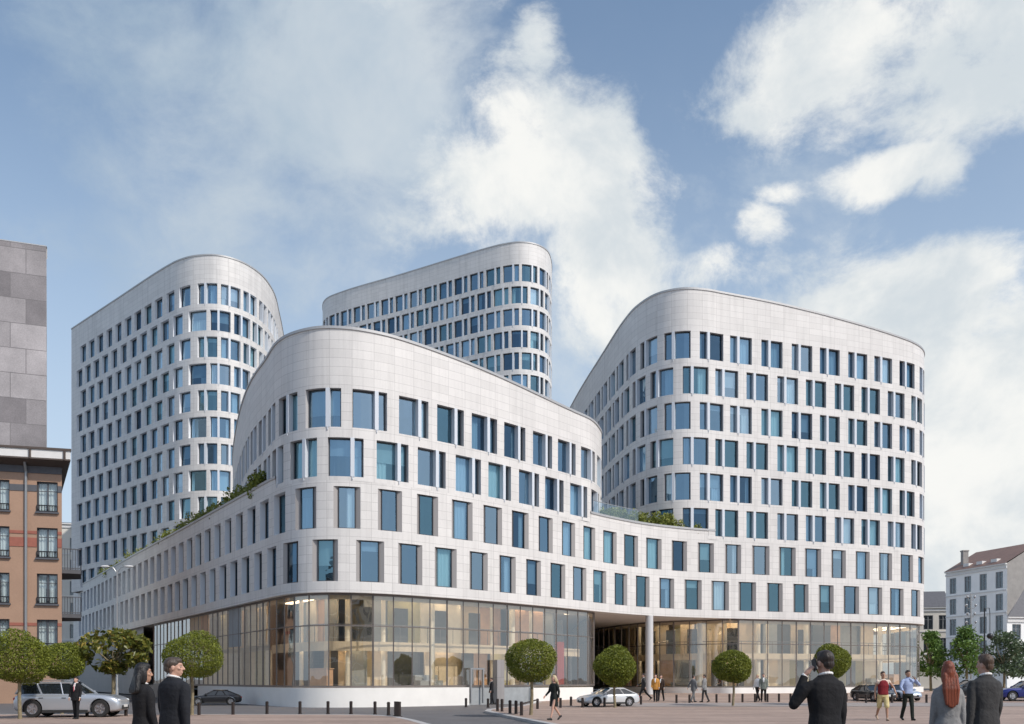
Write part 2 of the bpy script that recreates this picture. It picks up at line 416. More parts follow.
def mat_paving():
    m = bpy.data.materials.new('red brown clay pavers'); m.use_nodes = True; t = NT(m.node_tree); t.n.clear()
    b = t.add('ShaderNodeBsdfPrincipled'); out = t.add('ShaderNodeOutputMaterial'); t.link(b.outputs[0], out.inputs[0])
    oc = t.add('ShaderNodeTexCoord').outputs['Object']
    br = t.add('ShaderNodeTexBrick'); t.link(oc, br.inputs['Vector'])
    br.inputs['Color1'].default_value = (0.40, 0.285, 0.225, 1); br.inputs['Color2'].default_value = (0.315, 0.225, 0.182, 1)
    br.inputs['Mortar'].default_value = (0.29, 0.24, 0.21, 1); br.inputs['Scale'].default_value = 1
    br.inputs['Mortar Size'].default_value = 0.008; br.inputs['Brick Width'].default_value = 0.22; br.inputs['Row Height'].default_value = 0.11
    st = t.vmath('MULTIPLY', oc, (0.25, 1.0, 1.0))  # long soft shadow bands across the square, painted into the paver colour
    n = t.noise(st, 0.55, 6, 0.65)
    f = t.maprange(n, 0.32, 0.68, 0.74, 1.18, False)
    n2 = t.noise(oc, 0.9, 7, 0.7); f2 = t.maprange(n2, 0.35, 0.65, 0.92, 1.08, False)
    ff = t.math('MULTIPLY', f, f2)
    cmb = t.add('ShaderNodeCombineColor')
    for i in range(3): t.link(ff, cmb.inputs[i])
    t.link(t.mix(1.0, br.outputs['Color'], cmb.outputs[0], 'MULTIPLY'), b.inputs['Base Color'])
    b.inputs['Roughness'].default_value = 0.75
    bn = t.add('ShaderNodeBump'); bn.inputs['Strength'].default_value = 0.3; bn.inputs['Distance'].default_value = 0.01
    t.link(t.math('SUBTRACT', 1.0, br.outputs['Fac']), bn.inputs['Height']); t.link(bn.outputs[0], b.inputs['Normal'])
    return m
M['paving'] = mat_paving()
M['asphalt'] = mat('asphalt', (0.125, 0.12, 0.122), 0.85, var=0.12, vscale=0.5, bump=0.2, bscale=60)
M['kerb'] = mat('kerb stone', (0.42, 0.41, 0.40), 0.7, var=0.12, vscale=2)
M['strip'] = mat('grey stone band', (0.30, 0.265, 0.25), 0.75, var=0.12, vscale=1.0)
M['earth'] = mat('distant ground', (0.22, 0.20, 0.18), 0.9, var=0.15, vscale=0.1)

def grid_sheet(name, inside, x0, x1, y0, y1, st, zoff, m, label):
    mb = MB(); nx = int((x1-x0)/st); ny = int((y1-y0)/st)
    for i in range(nx):
        for j in range(ny):
            ax, ay = x0+i*st, y0+j*st
            if inside(ax+st/2, ay+st/2):
                mb.face([(px, py, G(px, py)+zoff) for (px, py) in ((ax, ay), (ax+st, ay), (ax+st, ay+st), (ax, ay+st))])
    o = mb.build(name, m, merge=True, smooth=60); tag(o, label, 'ground', kind='structure'); return o
# one big base sheet, then road and paving laid on it
mb = MB(); S = 1500
mb.face([(-S, -S, -0.112), (S, -S, -0.112), (S, S, -0.112), (-S, S, -0.112)])
tag(mb.build('ground', M['earth']), 'wide flat city ground reaching the horizon', 'ground', kind='structure')
mb = MB()
mb.face([(-120, -6, -0.10), (130, -6, -0.10), (130, 150, -0.10), (-120, 150, -0.10)])
tag(mb.build('road', M['asphalt']), 'grey asphalt road passing in front of the offices', 'road', kind='structure')
def kerbed(name, poly, label, thick=0.16):
    mb = MB(); n = len(poly)
    mb.face([(p[0], p[1], 0.0) for p in poly], 0)
    o = mb.build(name, M['paving']); tag(o, label, 'pavement', kind='structure')
    return o
def kerb_line(pts, label, w=0.28):
    mb = MB()
    for a, b in zip(pts[:-1], pts[1:]):
        a = Vector(a); b = Vector(b); d = (b-a).normalized(); nrm = Vector((d.y, -d.x))*w/2
        z0, z1 = -0.10, 0.006
        p = [a-nrm, b-nrm, b+nrm, a+nrm]
        za, zb = G(a.x, a.y), G(b.x, b.y)
        zz = [za, zb, zb, za]
        mb.face([(q.x, q.y, z1+zz[i]) for i, q in enumerate(p)])
        for i in range(4):
            q, r = p[i], p[(i+1) % 4]
            mb.face([(q.x, q.y, z0), (r.x, r.y, z0), (r.x, r.y, z1+zz[(i+1) % 4]), (q.x, q.y, z1+zz[i])])
    tag(mb.build('kerb', M['kerb']), label, 'kerb', kind='structure')
plL = [(-110, 3), (2.2, 3), (-0.2, 22), (-2.6, 29.0), (-3.7, 33.0), (-4.7, 36.0), (-5.9, 37.6), (-7.8, 38.1), (-20, 38.3), (-110, 38.8)]
kerbed('pavement', plL, 'reddish paved square left of the road')
kerb_line(plL[1:], 'stone kerb edging the left paved square')
krR = [(7.0, 3), (3.4, 22), (1.5, 29.5), (0.1, 36.0), (-0.7, 40.0), (-1.15, 42.3), (-1.1, 44.5), (-0.5, 47.0), (0.6, 50.5), (1.5, 56.0), (1.8, 58)]
def right_side(x, y):
    if x > 12 and y > 3: return y < 108
    pts = krR
    for a, b in zip(pts[:-1], pts[1:]):
        if a[1] <= y < b[1]:
            return x > a[0]+(b[0]-a[0])*(y-a[1])/(b[1]-a[1])
    return y >= 58 and x > 1.8
# right square follows the gentle rise; its near part is coarse, its edge follows the kerb
mb = MB()
rows_y = [3, 8, 14, 18, 22, 25, 27.5, 29.5, 31.5, 33.5, 36, 38, 40, 42.3, 44.5, 47, 50.5]+[51.5+k for k in range(0, 58)]
def kx(y):
    for a, b in zip(krR[:-1], krR[1:]):
        if a[1] <= y <= b[1]: return a[0]+(b[0]-a[0])*(y-a[1])/(b[1]-a[1])
    return 1.8
xs_t = [0, .02, .05, .08, .11, .14, .18, .24, .35, .6, 1.0]
for ya, yb in zip(rows_y[:-1], rows_y[1:]):
    for ta, tb in zip(xs_t[:-1], xs_t[1:]):
        q = [(kx(ya)+(120-kx(ya))*ta, ya), (kx(ya)+(120-kx(ya))*tb, ya), (kx(yb)+(120-kx(yb))*tb, yb), (kx(yb)+(120-kx(yb))*ta, yb)]
        mb.face([(x, y, G(x, y)) for x, y in q])
o = mb.build('pavement', M['paving'], merge=True, smooth=60); tag(o, 'reddish paved square right of the road', 'pavement', kind='structure')
kerb_line(krR, 'pale stone kerb curving round the right paved square')
# paler stone band running across the right square, in front of the bollards
mb = MB()
for k in range(60):
    xa, xb = 6+k*1.6, 6+(k+1)*1.6
    for (ya, yb) in ((48.5, 50.5), (50.5, 52.5), (52.5, 54.0)):
        mb.face([(x, y, G(x, y)+0.012) for (x, y) in ((xa, ya+0.02*(xa)), (xb, ya+0.02*xb), (xb, yb+0.02*xb), (xa, yb+0.02*xa))])
tag(mb.build('path', M['strip'], merge=True), 'greyer stone band crossing the right paved square', 'path', kind='structure')

# ------------------------------------------------------------------ office buildings
def mk_openings(crv, z0, z1, s_ref, pitch, wf, smin, smax, fin=None, splay=0.0, skip=()):
    out = []; k0 = int(math.ceil((smin-s_ref)/pitch)); k = k0
    while True:
        a = s_ref+k*pitch
        w = wf(a) if callable(wf) else wf
        if a+w > smax: break
        if a >= smin and not any(x0-w < a < x1 for x0, x1 in skip):
            f = fin(a) if callable(fin) else fin
            out.append(dict(i0=crv.i(a), i1=crv.i(a+w), z0=z0, z1=z1, fin=f, splay=splay))
        k += 1
    return out

def wall_mesh(crv, k0, k1, zb, zt, ops, mb=None, uoff=0.0):
    mb = mb or MB(); holes = {}
    for o in ops:
        for i in range(o['i0'], o['i1']): holes.setdefault(i, []).append((o['z0'], o['z1']))
    for i in range(k0, k1):
        a, b = crv.P[i], crv.P[i+1]; ua, ub = i*crv.ds+uoff, (i+1)*crv.ds+uoff
        zs = zb(i) if callable(zb) else zb
        ta = zt(i) if callable(zt) else zt; tb = zt(i+1) if callable(zt) else zt
        cur = zs
        for (h0, h1) in sorted(holes.get(i, [])):
            if h0 > cur: mb.face([(a.x, a.y, cur), (b.x, b.y, cur), (b.x, b.y, h0), (a.x, a.y, h0)], 0, [(ua, cur), (ub, cur), (ub, h0), (ua, h0)])
            cur = h1
        mb.face([(a.x, a.y, cur), (b.x, b.y, cur), (b.x, b.y, tb), (a.x, a.y, ta)], 0, [(ua, cur), (ub, cur), (ub, tb), (ua, ta)])
    return mb

def coping_mesh(crv, k0, k1, zt, out=0.06, inn=0.45, h=0.12, drop=0.8):
    mb = MB(); st = 2
    ks = list(range(k0, k1, st))+[k1]
    def sec(k):
        z = zt(k) if callable(zt) else zt
        o = crv.P[k]+crv.N[k]*out; n = crv.P[k]-crv.N[k]*inn
        return [(o.x, o.y, z-0.03), (o.x, o.y, z+h), (n.x, n.y, z+h), (n.x, n.y, z-drop)]
    for a, b in zip(ks[:-1], ks[1:]):
        A, B = sec(a), sec(b)
        for j in range(3): mb.face([A[j], B[j], B[j+1], A[j+1]])
        u = crv.P[a]; v = crv.P[b]; za, zb_ = A[0][2], B[0][2]
        mb.face([(u.x, u.y, za), (v.x, v.y, zb_), B[0], A[0]])
    return mb

def put(o, T):
    """parent a mesh made in world coordinates under a thing standing elsewhere"""
    o.parent = T; o.matrix_parent_inverse = Matrix.Translation(-Vector(T.location)); return o

def win_geo(crv, o, depth, mats_rev, mb_rev, mb_pane, mb_cur, cur_prob, rr):
    i0, i1, z0, z1 = o['i0'], o['i1'], o['z0'], o['z1']
    depth = o.get('depth', depth)
    kk = int(round(o['splay']/crv.ds)); j0, j1 = i0+kk, i1-kk
    P, N = crv.P, crv.N
    q = lambda j, d=depth: crv.off(j, d)
    A0, A1, B0, B1 = P[i0], P[i1], q(j0), q(j1)
    mi = 1 if o['splay'] else 0
    for a, b in ((A0, B0), (B1, A1)):
        mb_rev.face([(a.x, a.y, z0), (b.x, b.y, z0), (b.x, b.y, z1), (a.x, a.y, z1)], mi)
    outer = [P[i] for i in range(i0, i1+1)]; inner = [q(j) for j in range(j1, j0-1, -1)]
    mb_rev.face([(p.x, p.y, z0) for p in outer+inner], mi)
    mb_rev.face([(p.x, p.y, z1) for p in reversed(outer+inner)], mi)
    # frame
    n = max(1, (j1-j0)//4); js = sorted(set([j0+int(round((j1-j0)*t/n)) for t in range(n+1)]))
    fw = 0.05; fd = 0.06
    for a, b in zip(js[:-1], js[1:]):
        pa, pb = q(a, depth-fd/2), q(b, depth-fd/2)
        for zz in (z0+fw/2+.004, z1-fw/2-.004): mb_rev.beam((pa.x, pa.y, zz), (pb.x, pb.y, zz), fd, fw, 2)
    for j, sg in ((j0, 1), (j1, -1)):
        p = q(j, depth-fd/2)+crv.T[j]*sg*(fw/2+.004)
        mb_rev.beam((p.x, p.y, z0+.006), (p.x, p.y, z1-.006), fd, fw, 2)
    # fin
    if o['fin']:
        jf = i0+int(round((i1-i0)*o['fin'])); pin = q(jf, depth-0.01); pout = P[jf]+N[jf]*0.03
        t = crv.T[jf]*0.11
        c = [pin-t, pin+t, pout+t, pout-t]
        mb_rev.prism([(p.x, p.y) for p in c], z0+0.002, z1-0.002, 3, True, True)
        mb_rev.box(((pout.x), (pout.y), z0-0.09), (0.05, 0.05, 0.16), math.atan2(t.y, t.x), 3)
    # pane with a slight tilt of its own
    jt = [rr.uniform(-.012, .012) for _ in range(4)]
    for a, b in zip(js[:-1], js[1:]):
        fa, fb = (a-j0)/max(1, j1-j0), (b-j0)/max(1, j1-j0)
        def pt(j, f, top):
            off = (jt[0]*(1-f)+jt[1]*f) if not top else (jt[2]*(1-f)+jt[3]*f)
            p = q(j, depth+off); return (p.x, p.y, z1 if top else z0)
        mb_pane.face([pt(a, fa, 0), pt(b, fb, 0), pt(b, fb, 1), pt(a, fa, 1)])
    if rr.random() < .22:      # roller blind part way down
        h = (z1-z0)*rr.uniform(.15, .7)
        for a, b in zip(js[:-1], js[1:]):
            p, r_ = q(a, depth+.10), q(b, depth+.10); mb_cur.face([(p.x, p.y, z1-h), (r_.x, r_.y, z1-h), (r_.x, r_.y, z1), (p.x, p.y, z1)], 1)
    # curtains: pleated strips at one or both sides
    if rr.random() < cur_prob:
        full = rr.random() < 0.35
        spans = [(j0, j1)] if full else ([(j0, j0+int((j1-j0)*rr.uniform(.2, .45)))] if rr.random() < .5 else [(j0+int((j1-j0)*rr.uniform(.5, .75)), j1)])
        if not full and rr.random() < .3: spans.append((j1-int((j1-j0)*.2), j1))
        ztop = z1; zlow = z0
        for (a, b) in spans:
            if b <= a: continue
            m = max(2, int((b-a)*crv.ds/0.07)); prev = None
            for t in range(m+1):
                x = a+(b-a)*t/m; k = int(x); f = x-k; k2 = min(k+1, crv.n-1)
                p = q(k, depth+.16).lerp(q(k2, depth+.16), f); nn = crv.N[k]
                p = p+nn*(0.035*math.sin(t*1.9)+0.012*math.sin(t*.7))
                if prev is not None: mb_cur.face([(prev.x, prev.y, zlow), (p.x, p.y, zlow), (p.x, p.y, ztop), (prev.x, prev.y, ztop)])
                prev = p

def make_windows(T, crv, ops, depth=0.42, cur_prob=0.45, cap=100, seed=1, rev='reveal'):
    rr = random.Random(seed); sc = []
    for n, o in enumerate(ops):
        im = (o['i0']+o['i1'])//2; p = crv.P[im]; nn = crv.N[im]; d = p.length; px = CX+F*p.x/p.y; zc = (o['z0']+o['z1'])/2
        py = HY-F*(zc-CAMZ)/p.y
        ca = -(nn.dot(p))/d
        v = (o['i1']-o['i0'])*crv.ds*(o['z1']-o['z0'])*max(0.02, ca)/d**2
        if not (0 < px < 1024 and 0 < py < 724): v *= 0.001
        if o.get('hid'): v *= 0.01
        sc.append((v, n))
    big = set(n for _, n in sorted(sc, reverse=True)[:cap])
    mats = [M[rev], M['taupe'], M['frame'], M['fin']]
    R0, P0, C0 = MB(), MB(), MB()
    for n, o in enumerate(ops):
        if n in big:
            r, p, c = MB(), MB(), MB()
            win_geo(crv, o, depth, mats, r, p, c, cur_prob, rr)
            w = put(r.build('window', mats), T)
            p.build('pane', M[rr.choice(['pane', 'pane', 'pane_b', 'pane_c', 'pane_c', 'pane_d'])], w)
            if c.f: c.build('curtain', [M['curtain'], M['blind']], w)
        else: win_geo(crv, o, depth, mats, R0, P0, C0, cur_prob, rr)
    if R0.f:
        w = put(R0.build('window', mats), T); w['kind'] = 'stuff'
        p = P0.build('pane', M['pane'], w); p['kind'] = 'stuff'
        if C0.f: c = C0.build('curtain', [M['curtain'], M['blind']], w); c['kind'] = 'stuff'

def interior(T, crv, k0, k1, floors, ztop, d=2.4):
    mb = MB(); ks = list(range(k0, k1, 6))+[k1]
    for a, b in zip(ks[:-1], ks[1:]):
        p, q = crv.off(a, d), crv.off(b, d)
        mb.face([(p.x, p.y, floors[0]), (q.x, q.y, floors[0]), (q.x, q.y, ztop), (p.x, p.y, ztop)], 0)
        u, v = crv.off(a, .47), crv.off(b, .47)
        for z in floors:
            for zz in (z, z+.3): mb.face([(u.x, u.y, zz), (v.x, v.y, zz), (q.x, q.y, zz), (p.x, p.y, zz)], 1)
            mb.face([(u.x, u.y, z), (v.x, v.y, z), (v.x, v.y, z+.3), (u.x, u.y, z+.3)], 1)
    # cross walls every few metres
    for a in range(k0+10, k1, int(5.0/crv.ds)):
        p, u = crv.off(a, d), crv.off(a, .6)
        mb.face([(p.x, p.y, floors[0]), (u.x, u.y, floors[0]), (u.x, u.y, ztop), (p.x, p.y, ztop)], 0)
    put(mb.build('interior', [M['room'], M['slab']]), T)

def cap_roof(T, pts, z, m=None, name='roof'):
    mb = MB(); mb.face([(p[0], p[1], z) for p in pts], 0, [(p[0], p[1]) for p in pts])
    return put(mb.build(name, m or M['roofing']), T)
def back_wall(T, pts, z0, z1):
    mb = MB(); u = 0
    for a, b in zip(pts[:-1], pts[1:]):
        L = (Vector(b)-Vector(a)).length
        mb.face([(a[0], a[1], z0), (b[0], b[1], z0), (b[0], b[1], z1), (a[0], a[1], z1)], 0, [(u, z0), (u+L, z0), (u+L, z1), (u, z1)]); u += L
    put(mb.build('back_wall', M['clad']), T)

ZS = 6.36          # underside of the stone storeys
POD = [(-57.9, 118.8), (-47.3, 102.9), (-36.8, 87.0), (-27.5, 73.2), (-20.6, 62.9), (-16.4, 56.6), (-14.2, 53.3), (-12.9, 51.65), (-11.6, 50.7), (-10.0, 50.35), (-7.5, 51.1),
       (-4.5, 53.3), (-0.8, 56.7), (3.9, 61.9), (7.0, 65.6), (10.2, 68.6), (13.5, 70.6), (16.8, 71.9), (21.8, 73.5), (27.7, 75.5), (32.6, 77.4), (35.4, 78.9), (36.8, 80.4), (37.55, 82.6), (37.8, 86.5), (37.6, 96.0)]
pc = Curve(POD)
sA, sB = pc.at_px(276, 0, 90), pc.at_px(590, 60, 110)       # where the upper prow block is flush with the podium
sC = pc.at_px(716, 60, 140)                                   # from here the right tower is flush
ZT = 13.30; ZJ = 12.62
def pod_top(i):
    s = i*pc.ds
    if sA <= s <= sB or s >= sC: return ZJ
    return ZT
def pitch_of(c, pa, pb, n, lo, hi): return (c.at_px(pb, lo, hi)-c.at_px(pa, lo, hi))/n
s0n = pc.at_px(330, 50, 90)
pit = pitch_of(pc, 417.4, 516.4, 3, s0n, 120)
refC = pc.at_px(417.4, s0n, 120); refD = pc.at_px(436, s0n, 120)
pit = 2.52
ops = mk_openings(pc, 9.95, 12.30, refC, pit, 1.56, 4, pc.L-6, None, 0.29)
ops += mk_openings(pc, 6.98, 9.32, refC+pit/2+0.05, pit, 1.56, 4, pc.L-6, None, 0.29)
for o in ops:
    if o['i0']*pc.ds < s0n-4.5: o['depth'] = 0.40; o['splay'] = 0.0
pod = thing('office_building', 'curved white stone office podium with glazed ground floor and a rounded prow in front', 'building', (-10.0, 58.0, 0.0))
wm = wall_mesh(pc, 0, pc.n-1, ZS, pod_top, ops)
for k in range(0, pc.n-1):     # return under the stone edge
    a, b, c, d = pc.P[k], pc.P[k+1], pc.off(k+1, .5), pc.off(k, .5)
    wm.face([(a.x, a.y, ZS), (b.x, b.y, ZS), (c.x, c.y, ZS), (d.x, d.y, ZS)], 0, [(k*.1, 0.2), (k*.1+.1, 0.2), (k*.1+.1, .4), (k*.1, .4)])
put(wm.build('wall', M['clad'], merge=True, smooth=30), pod)
make_windows(pod, pc, ops, 0.18, 0.45, 100, 3, 'reveal_lit')
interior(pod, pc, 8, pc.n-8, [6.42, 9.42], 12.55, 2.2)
iA, iB, iC = pc.i(sA), pc.i(sB), pc.i(sC)
put(coping_mesh(pc, 0, iA, ZT).build('coping', M['coping']), pod)
put(coping_mesh(pc, iB, iC, ZT).build('coping', M['coping']), pod)
podpoly = [tuple(pc.off(k, .3)) for k in range(0, pc.n, 6)]+[tuple(pc.off(pc.n-1, .3)), (37.0, 128), (-55.5, 140)]
cap_roof(pod, podpoly, 12.56, name='terrace')
podpoly2 = [tuple(pc.off(k, .5)) for k in range(0, pc.n, 4)]+[tuple(pc.off(pc.n-1, .5)), (37.0, 128), (-55.5, 140)]
cap_roof(pod, podpoly2, ZS+0.004, M['white_paint'], 'soffit')
back_wall(pod, [tuple(pc.P[-1]), (37.6, 128.5), (-56, 141), tuple(pc.P[0])], 0.0, 12.6)

# upper prow block (two more storeys and a tall blank parapet)
prow_pts = [(-27.6, 92.0), (-26.0, 84.0), (-20.6, 67.8), (-17.3, 59.6), (-15.2, 55.5)]+[tuple(pc.P[pc.i(s)]) for s in [sA+0.2+(sB-sA-0.2)*t/14 for t in range(15)]]
prow_pts += [(6.35, 65.9), (6.75, 68.2), (6.1, 70.6), (4.0, 73.0), (-4.0, 80.0)]
qc = Curve(prow_pts)
qn = qc.at_px(330, 30, 60)
qa = qc.at_px(320, 30, 60)*1.0; qb = qc.at_px(600, 50, qc.L-14)
def prow_top(i):
    s = i*qc.ds
    return 21.15-1.25*sstep(qa, qb, s) if s > qa else 21.15
qrefA = qc.at_px(437.3, qn, qc.L-18)
qpit = pitch_of(qc, 437.3, 558.5, 4, qn, qc.L-18)
def fin_prow(s): return 0.66 if s > qa-1 else 0.55
qops = mk_openings(qc, 15.62, 17.80, qrefA, qpit, 2.02, 3, qc.L-8, fin_prow)
qops += mk_openings(qc, 12.86, 15.04, qrefA-qpit/2-0.02, qpit, 2.02, 3, qc.L-8, fin_prow)
put(wall_mesh(qc, 0, qc.n-1, ZJ, prow_top, qops, uoff=0.0).build('upper_wall', M['clad'], merge=True, smooth=30), pod)
make_windows(pod, qc, qops, 0.30, 0.65, 60, 5)
interior(pod, qc, 10, qc.n-30, [12.60, 15.25, 18.0], 18.3, 1.9)
put(coping_mesh(qc, 0, qc.n-1, prow_top, drop=1.2).build('coping', M['coping']), pod)
cap_roof(pod, [tuple(qc.off(k, .4)) for k in range(0, qc.n, 6)], 18.9)

# ------------------------------------------------------------------ ground floor of the podium
def strip_wall(crv, k0, k1, d, z0, z1, mb=None, mi=0, cap=True, thick=0.0):
    mb = mb or MB(); ks = list(range(k0, k1, 4))+[k1]
    for a, b in zip(ks[:-1], ks[1:]):
        p, q = crv.off(a, d), crv.off(b, d)
        mb.face([(p.x, p.y, z0), (q.x, q.y, z0), (q.x, q.y, z1), (p.x, p.y, z1)], mi, [(a*crv.ds, z0), (b*crv.ds, z0), (b*crv.ds, z1), (a*crv.ds, z1)])
        if thick:
            u, v = crv.off(a, d+thick), crv.off(b, d+thick)
            mb.face([(p.x, p.y, z1), (q.x, q.y, z1), (v.x, v.y, z1), (u.x, u.y, z1)], mi)
    return mb
kL = pc.i(pc.at_px(149, 0, 60)); kG = pc.i(pc.at_px(243, 0, 62)); kE0 = pc.i(pc.at_px(469, 50, 120)); kE1 = pc.i(pc.at_px(534, 50, 120)); kR = pc.i(pc.at_px(597, 50, 120))
sf1 = Curve([tuple(pc.off(k, .40)) for k in range(kL, kR-6, 8)]+[(5.9, 65.3), (6.1, 67.0), (6.0, 71.0), (5.9, 76.0), (5.9, 88.0)])
kM = pc.i(pc.at_px(735, 60, 150))
sf2 = Curve([(7.4, 90.0), (8.4, 85.5), (9.9, 80.5), (11.6, 77.0), (13.6, 74.9), (16.2, 73.6)]+[tuple(pc.off(k, .42)) for k in range(kM, pc.n, 8)])
M['stone_dark'] = mat_panels('grey stone base', (0.30, 0.285, 0.28), 1.4, 1.6, 0.015, jcol=0.75, var=0.05)
put(strip_wall(pc, 0, kL-36, .45, 0, ZS+.002).build('base_wall', M['stone_dark']), pod)
# dark recess then the glass begins
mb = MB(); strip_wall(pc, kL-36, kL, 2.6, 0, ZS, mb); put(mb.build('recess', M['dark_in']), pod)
def glazing(crv, k0, k1, z0, z1, step, trans, big=1, seed=1):
    rr = random.Random(seed); st = max(2, int(round(step/crv.ds))); ks = list(range(k0, k1-st//2, st))+[k1]
    for a, b in zip(ks[:-1], ks[1:]):
        g = MB(); j = [rr.uniform(-.006, .006) for _ in range(4)]
        p, q = crv.P[a], crv.P[b]
        n = crv.N[(a+b)//2]
        g.face([(p.x+n.x*j[0], p.y+n.y*j[0], z0), (q.x+n.x*j[1], q.y+n.y*j[1], z0), (q.x+n.x*j[2], q.y+n.y*j[2], z1), (p.x+n.x*j[3], p.y+n.y*j[3], z1)])
        pane = put(g.build('glass_bay', M['lobby_glass']), pod)
        m = MB(); w = 0.045 if ((a-k0)//st) % 4 else 0.065
        m.beam((p.x, p.y, z0), (p.x, p.y, z1), w, w*1.6)
        for zt in trans: m.beam((p.x, p.y, zt), (q.x, q.y, zt), 0.07, 0.06)
        m.beam((p.x, p.y, z0+.06), (q.x, q.y, z0+.06), 0.09, 0.12); m.beam((p.x, p.y, z1-.06), (q.x, q.y, z1-.06), 0.09, 0.12)
        m.build('mullion', M['mullion'], pane)
glazing(sf1, 0, sf1.n-1, 1.0, ZS, 1.30, (4.52,), seed=2)
glazing(sf2, 0, sf2.n-1, 0.80, ZS, 1.35, (4.35,), seed=4)
# white plinths
mb = MB(); strip_wall(pc, kG, kE0, .02, -0.1, 0.99, mb, thick=.5); put(mb.build('plinth', M['plinth'], merge=True, smooth=40), pod)
mb = MB(); strip_wall(pc, kE1, kR-4, .02, -0.1, 0.92, mb, thick=.5)
p = pc.off(kE1, .02); q = pc.off(kE1, .5); mb.face([(p.x, p.y, -.1), (q.x, q.y, -.1), (q.x, q.y, .92), (p.x, p.y, .92)])
put(mb.build('plinth', M['plinth'], merge=True, smooth=40), pod)
k2 = sf2.i(9.0); mb = MB(); strip_wall(sf2, k2, sf2.n-1, -.36, -0.1, 0.80, mb, thick=.4); put(mb.build('plinth', M['plinth'], merge=True, smooth=40), pod)
mb = MB(); strip_wall(pc, kL, kG-12, .10, -0.1, 0.99, mb, thick=.4); put(mb.build('base_wall', M['stone_dark']), pod)
# lobby floors, mezzanine, back walls
def lobby(crv, k0, k1, zf, depth, mez, seed, zmez=3.35):
    rr = random.Random(seed); ks = list(range(k0, k1, 5))+[k1]
    fl, mz = MB(), MB()
    for a, b in zip(ks[:-1], ks[1:]):
        p, q, u, v = crv.P[a], crv.P[b], crv.off(a, depth), crv.off(b, depth)
        fl.face([(p.x, p.y, zf), (q.x, q.y, zf), (v.x, v.y, zf), (u.x, u.y, zf)])
        if mez(a*crv.ds):
            p, q = crv.off(a, 1.1), crv.off(b, 1.1)
            for z in (zmez, zmez+.32): mz.face([(p.x, p.y, z), (q.x, q.y, z), (v.x, v.y, z), (u.x, u.y, z)])
            mz.face([(p.x, p.y, zmez), (q.x, q.y, zmez), (q.x, q.y, zmez+.32), (p.x, p.y, zmez+.32)])
    put(fl.build('lobby_floor', M['lobby_floor']), pod)
    if mz.f: put(mz.build('mezzanine', M['warm_c']), pod)
    bk = MB()
    for a, b in zip(ks[:-1], ks[1:]):
        p, q = crv.off(a, .16), crv.off(b, .16); bk.face([(p.x, p.y, ZS-.34), (q.x, q.y, ZS-.34), (q.x, q.y, ZS), (p.x, p.y, ZS)])
        if mez(a*crv.ds):
            p, q = crv.off(a, 1.09), crv.off(b, 1.09); bk.face([(p.x, p.y, zmez-.22), (q.x, q.y, zmez-.22), (q.x, q.y, zmez+.33), (p.x, p.y, zmez+.33)])
    put(bk.build('bulkhead', M['warm_b']), pod)
    # back wall panels of changing colour and depth
    kinds = ['warm_a', 'warm_b', 'warm_c', 'warm_b', 'grey_in', 'warm_c', 'warm_d', 'dark_in', 'warm_b', 'grey_in']
    x = k0
    while x < k1-4:
        st = int(rr.uniform(1.4, 3.4)/crv.ds); y = min(k1, x+st)
        for (za, zb) in ((zf, zmez), (zmez+.32, ZS)):
            g = MB(); dd = depth-rr.uniform(0, 1.6)
            p, q = crv.off(x, dd), crv.off(y, dd)
            if (q-p).length < .3: continue
            g.beam((p.x, p.y, (za+zb)/2), (q.x, q.y, (za+zb)/2), .12, zb-za-.004)
            put(g.build('wall_panel', M[rr.choice(kinds)]), pod)
        x = y
    # lamps recessed in the ceiling
    for x in range(k0+10, k1-6, int(2.4/crv.ds)):
        for d, zz in ((.7, ZS), (2.0, ZS), (1.7, zmez)):
            if (crv is sf2 and x < sf2.i(9.0)) or d > depth-.6 or (zz == zmez and not mez(x*crv.ds)): continue
            p = crv.off(x, d); g = MB(); g.box((p.x, p.y, zz-.03), (1.5, .5, .05), math.atan2(crv.T[x].y, crv.T[x].x))
            put(g.build('ceiling_lamp', M['ceil_lamp']), pod)
kn = sf1.i(sf1.at_px(255, 0, 70)); ke = sf1.i(sf1.at_px(592, 40, 110))
lobby(sf1, kn, ke, 0.97, 3.6, lambda s: True, 11)
lobby(sf1, 0, kn, 0.97, 1.6, lambda s: False, 12)
lobby(sf2, 0, sf2.n-24, 0.78, 4.0, lambda s: True, 14, 3.3)
# columns in the lobby, one free column in the entrance recess, red banner, door frame
for (px, Y, r) in ((349, 52.6, .17), (432, 55.0, .17), (512, 60.0, .2), (700, 74.2, .22), (758, 75.0, .2), (806, 76.6, .2), (880, 79.2, .2)):
    x = (px-CX)*Y/F; g = MB(); g.lathe([(r, 0.8), (r, ZS)], (x, Y, 0), 16); put(g.build('column', M['warm_c'], smooth=40), pod)
x = (649.5-CX)*69.0/F; g = MB(); g.lathe([(.30, 0), (.30, ZS)], (x, 69.1, 0), 20); put(g.build('column', M['steel_post'], smooth=40), pod)
p = sf1.P[sf1.i(sf1.at_px(562, 40, 110))]; g = MB(); g.box((p.x-.1, p.y+1.0, 2.55), (.62, .10, 3.1), R(-15)); put(g.build('banner', mat('red fabric', (0.50, 0.05, 0.03), .7)), pod)
pe = sf1.P[sf1.i(sf1.at_px(477, 40, 110))]; th = math.atan2(.67, .74)
g = MB()
for s in (-.5, .5): g.box((pe.x+s*math.cos(th), pe.y-.35+s*math.sin(th), 1.05), (.10, .12, 2.1), th)
g.box((pe.x, pe.y-.35, 2.13), (1.12, .13, .10), th); put(g.build('door_frame', M['grey_metal']), pod)
